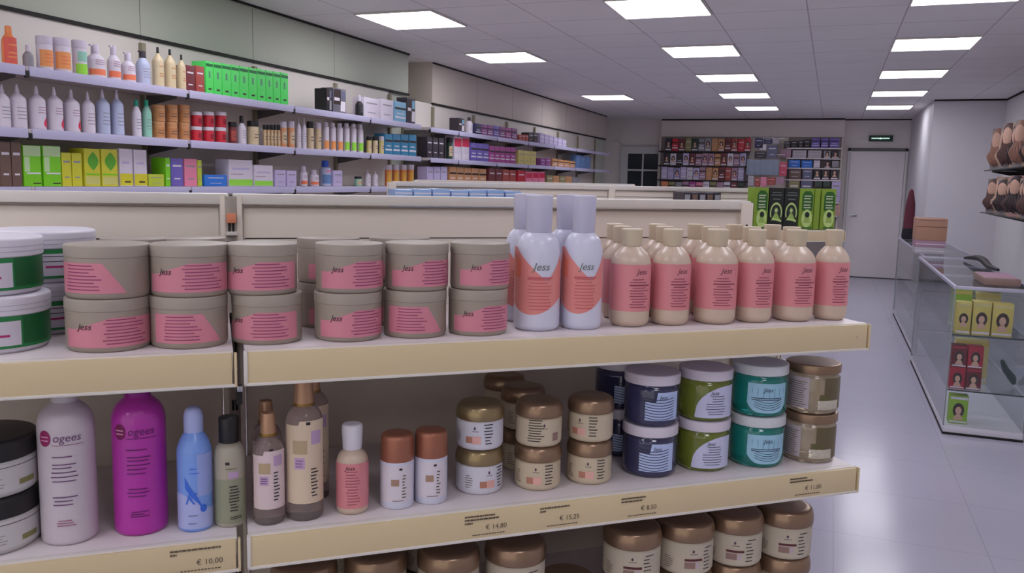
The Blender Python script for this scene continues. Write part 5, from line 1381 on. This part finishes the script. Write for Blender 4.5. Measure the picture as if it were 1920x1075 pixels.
# on the counters
mb = MB(); pts = []
for k in range(12):
    u = k / 11; pts.append((1.05 + .02 * math.sin(u * 5) + .10 * u, 7.75 - 1.0 * u, .939 + .028 * math.sin(PI * min(1, u * 1.4))))
mb.tube(pts, [.010 + .016 * math.sin(PI * k / 11) for k in range(12)], M('black_hair', (30, 24, 28), .5, bump=.6, scale=200), 10)
tag(mb.obj('hair_tress', None), 'black hair tress lying along the top of the near glass counter', 'hair piece')
mb = MB().box(0, .20, 0, .42, 0, .045, M('brown_pack', (146, 120, 112), .45), .01).box(.01, .19, .02, .4, .0455, .0465, hue('mauve'))
tag(mb.obj('hair_pack', None, (.90, 5.80, .9205)), 'flat brownish pack lying on the near end of the glass counter', 'pack')
cardb = M('carton_brown', (182, 138, 116), .6, noise=.06, scale=12)
for i in range(2):
    mb = MB().box(0, .24, 0, .3, 0, .058, [hue('grey_light'), hue('mauve')][i], .002).box(.002, .238, -.0006, 0, .024, .030, wht)
    tag(mb.obj('flat_carton', None, (.722, 8.3, .9205 + i * .059)), 'flat grey carton under the brown carton, %s one' % ['lower', 'upper'][i], 'box', 'flat cartons on the far counter')
mb = MB().box(0, .25, 0, .3, 0, .195, cardb, .003).box(.0, .25, -.0007, 0, .118, .124, M('carton_tape', (120, 82, 70), .5)).box(.02, .23, -.0007, 0, .176, .180, M('carton_tape', (120, 82, 70), .5))
mb.box(.0, .25, .145, .155, .195, .1955, M('carton_tape', (120, 82, 70), .5))
tag(mb.obj('cardboard_box', None, (.718, 8.3, 1.039)), 'brown cardboard carton on top of the two flat cartons on the counter', 'box')
t = thing('cloth_bag', 'narrow dark maroon bag standing at the far end of the counter', 'bag', (.84, 10.6, .9205))
MB().lathe(roundprof([(0, 0), (.05, 0), (.062, .05), (.05, .40), (.022, .55), (0, .57)], .04, 4), M('maroon_cloth', (104, 44, 60), .7, bump=.5, scale=60), 20, sy=.7).obj('bag_body', t)
MB().lathe([(0, -.0), (.064, .0), (.07, .03), (.066, .10), (.062, .12)], M('black_cloth', (34, 28, 36), .7), 20, sy=.75).obj('bag_base', t)

# ---------------------------------------------------------------- hair packs on the right wall
def glass_shelf_wall(label, z):
    t = thing('glass_wall_shelf', label, 'shelf', (1.48, 6.2, z - .008))
    MB().box(0, .44, 0, 3.95, 0, .008, pane_clear).box(0, .004, 0, 3.95, -.0006, .0086, M('glass_edge_dark', (46, 66, 62), .2)).box(.0, .44, 3.945, 3.951, -.0006, .0086, M('glass_edge_dark', (46, 66, 62), .2)).obj('glass_panel', t)
    for y in (.4, 1.6, 2.8, 3.85): MB().prism([(.44, -.09), (.44, -.001), (.06, -.001), (.06, -.012)], y - .006, y + .006, dark_gap, 'xz').obj('shelf_bracket', t)
glass_shelf_wall('upper glass shelf on the right wall carrying brown hair packs', 1.70)
glass_shelf_wall('lower glass shelf on the right wall carrying brown hair packs', 1.262)
hair_m = [M('hair_dark_brown', (96, 68, 64), .55, bump=.8, scale=90), M('hair_chestnut', (160, 116, 98), .55, bump=.8, scale=90), M('hair_sand', (200, 168, 144), .55, bump=.8, scale=90), M('hair_black', (62, 48, 50), .55, bump=.8, scale=90)]
hair_names = ['dark brown', 'chestnut', 'sand blond', 'black']
card_m = [M('card_pink', (196, 156, 150), .5), M('card_tan', (180, 150, 128), .5), M('card_grey', (150, 140, 140), .5)]
def hair_pack(h, hk, ck):
    t = thing('hair_extension_pack', '', 'hair pack'); w = .16
    mb = MB().box(-w / 2, w / 2, 0, .012, 0, h, card_m[ck], .004)
    portrait(mb, .0, h * .66, .085, -.001, hair_m[hk])
    mb.obj('backing_card', t)
    mb = MB(); rnd = random.Random(hk * 7 + ck)
    for k in range(6):
        x = -.055 + .022 * k
        mb.tube([(x + .012 * math.sin(q * 1.3 + k), -.02 - .028 * math.sin(PI * q / 7), h * (.98 - .128 * q * (.85 + .1 * rnd.random()))) for q in range(8)], [.008, .014, .016, .017, .017, .016, .014, .006], hair_m[hk], 7)
    for v in mb.bm.verts: v.co.z = max(.002, v.co.z * (.55 if v.co.z < h * .9 else .72))
    mb.obj('hair_bundle', t)
    # bust-like rounded front of the pack
    MB().lathe(roundprof([(0, h * .52), (.045, h * .54), (.058, h * .68), (.05, h * .84), (.03, h * .93), (0, h * .95)], .03, 4), skin, 20, cy=-.02, sy=.5).obj('display_face', t)
    MB().lathe(roundprof([(.056, h * .62), (.068, h * .74), (.062, h * .90), (.035, h * .985), (0, h)], .03, 4), hair_m[hk], 20, cy=-.006, sy=.55).obj('hair_cap', t)
    return t
rng = random.Random(3); n = 0
for si, (z, h) in enumerate(((1.7005, .44), (1.2625, .37))):
    for i in range(12):
        y = 9.95 - i * .29
        hk = rng.randrange(4); ck = rng.randrange(3)
        o = hair_pack(h - .03 * rng.random(), hk, ck)
        o.location = (1.56 + .03 * (i % 2), y, z); o.rotation_euler = (0, 0, -.85)
        o['label'] = '%s hair pack in front on the %s right wall shelf, %s from far end' % (hair_names[hk], ['upper', 'lower'][si], ORDW[i]); o['group'] = 'hair packs on the right wall'
    for i in range(10):
        y = 9.8 - i * .33
        hk = rng.randrange(4); ck = rng.randrange(3)
        o = hair_pack(h - .05 * rng.random(), hk, ck)
        o.location = (1.74, y, z); o.rotation_euler = (0, 0, -.85)
        o['label'] = '%s hair pack in the rear row, %s right wall shelf, %s from far end' % (hair_names[hk], ['upper', 'lower'][si], ORDW[i]); o['group'] = 'hair packs on the right wall'
# smoke detector on the ceiling
tag(MB().lathe(roundprof([(0, 0), (.05, -.0), (.05, -.02), (.03, -.035), (0, -.035)], .006), white_paint, 24).obj('smoke_detector', None, (-2.05, 11.2, H)), 'small round white smoke detector on the ceiling', 'detector')
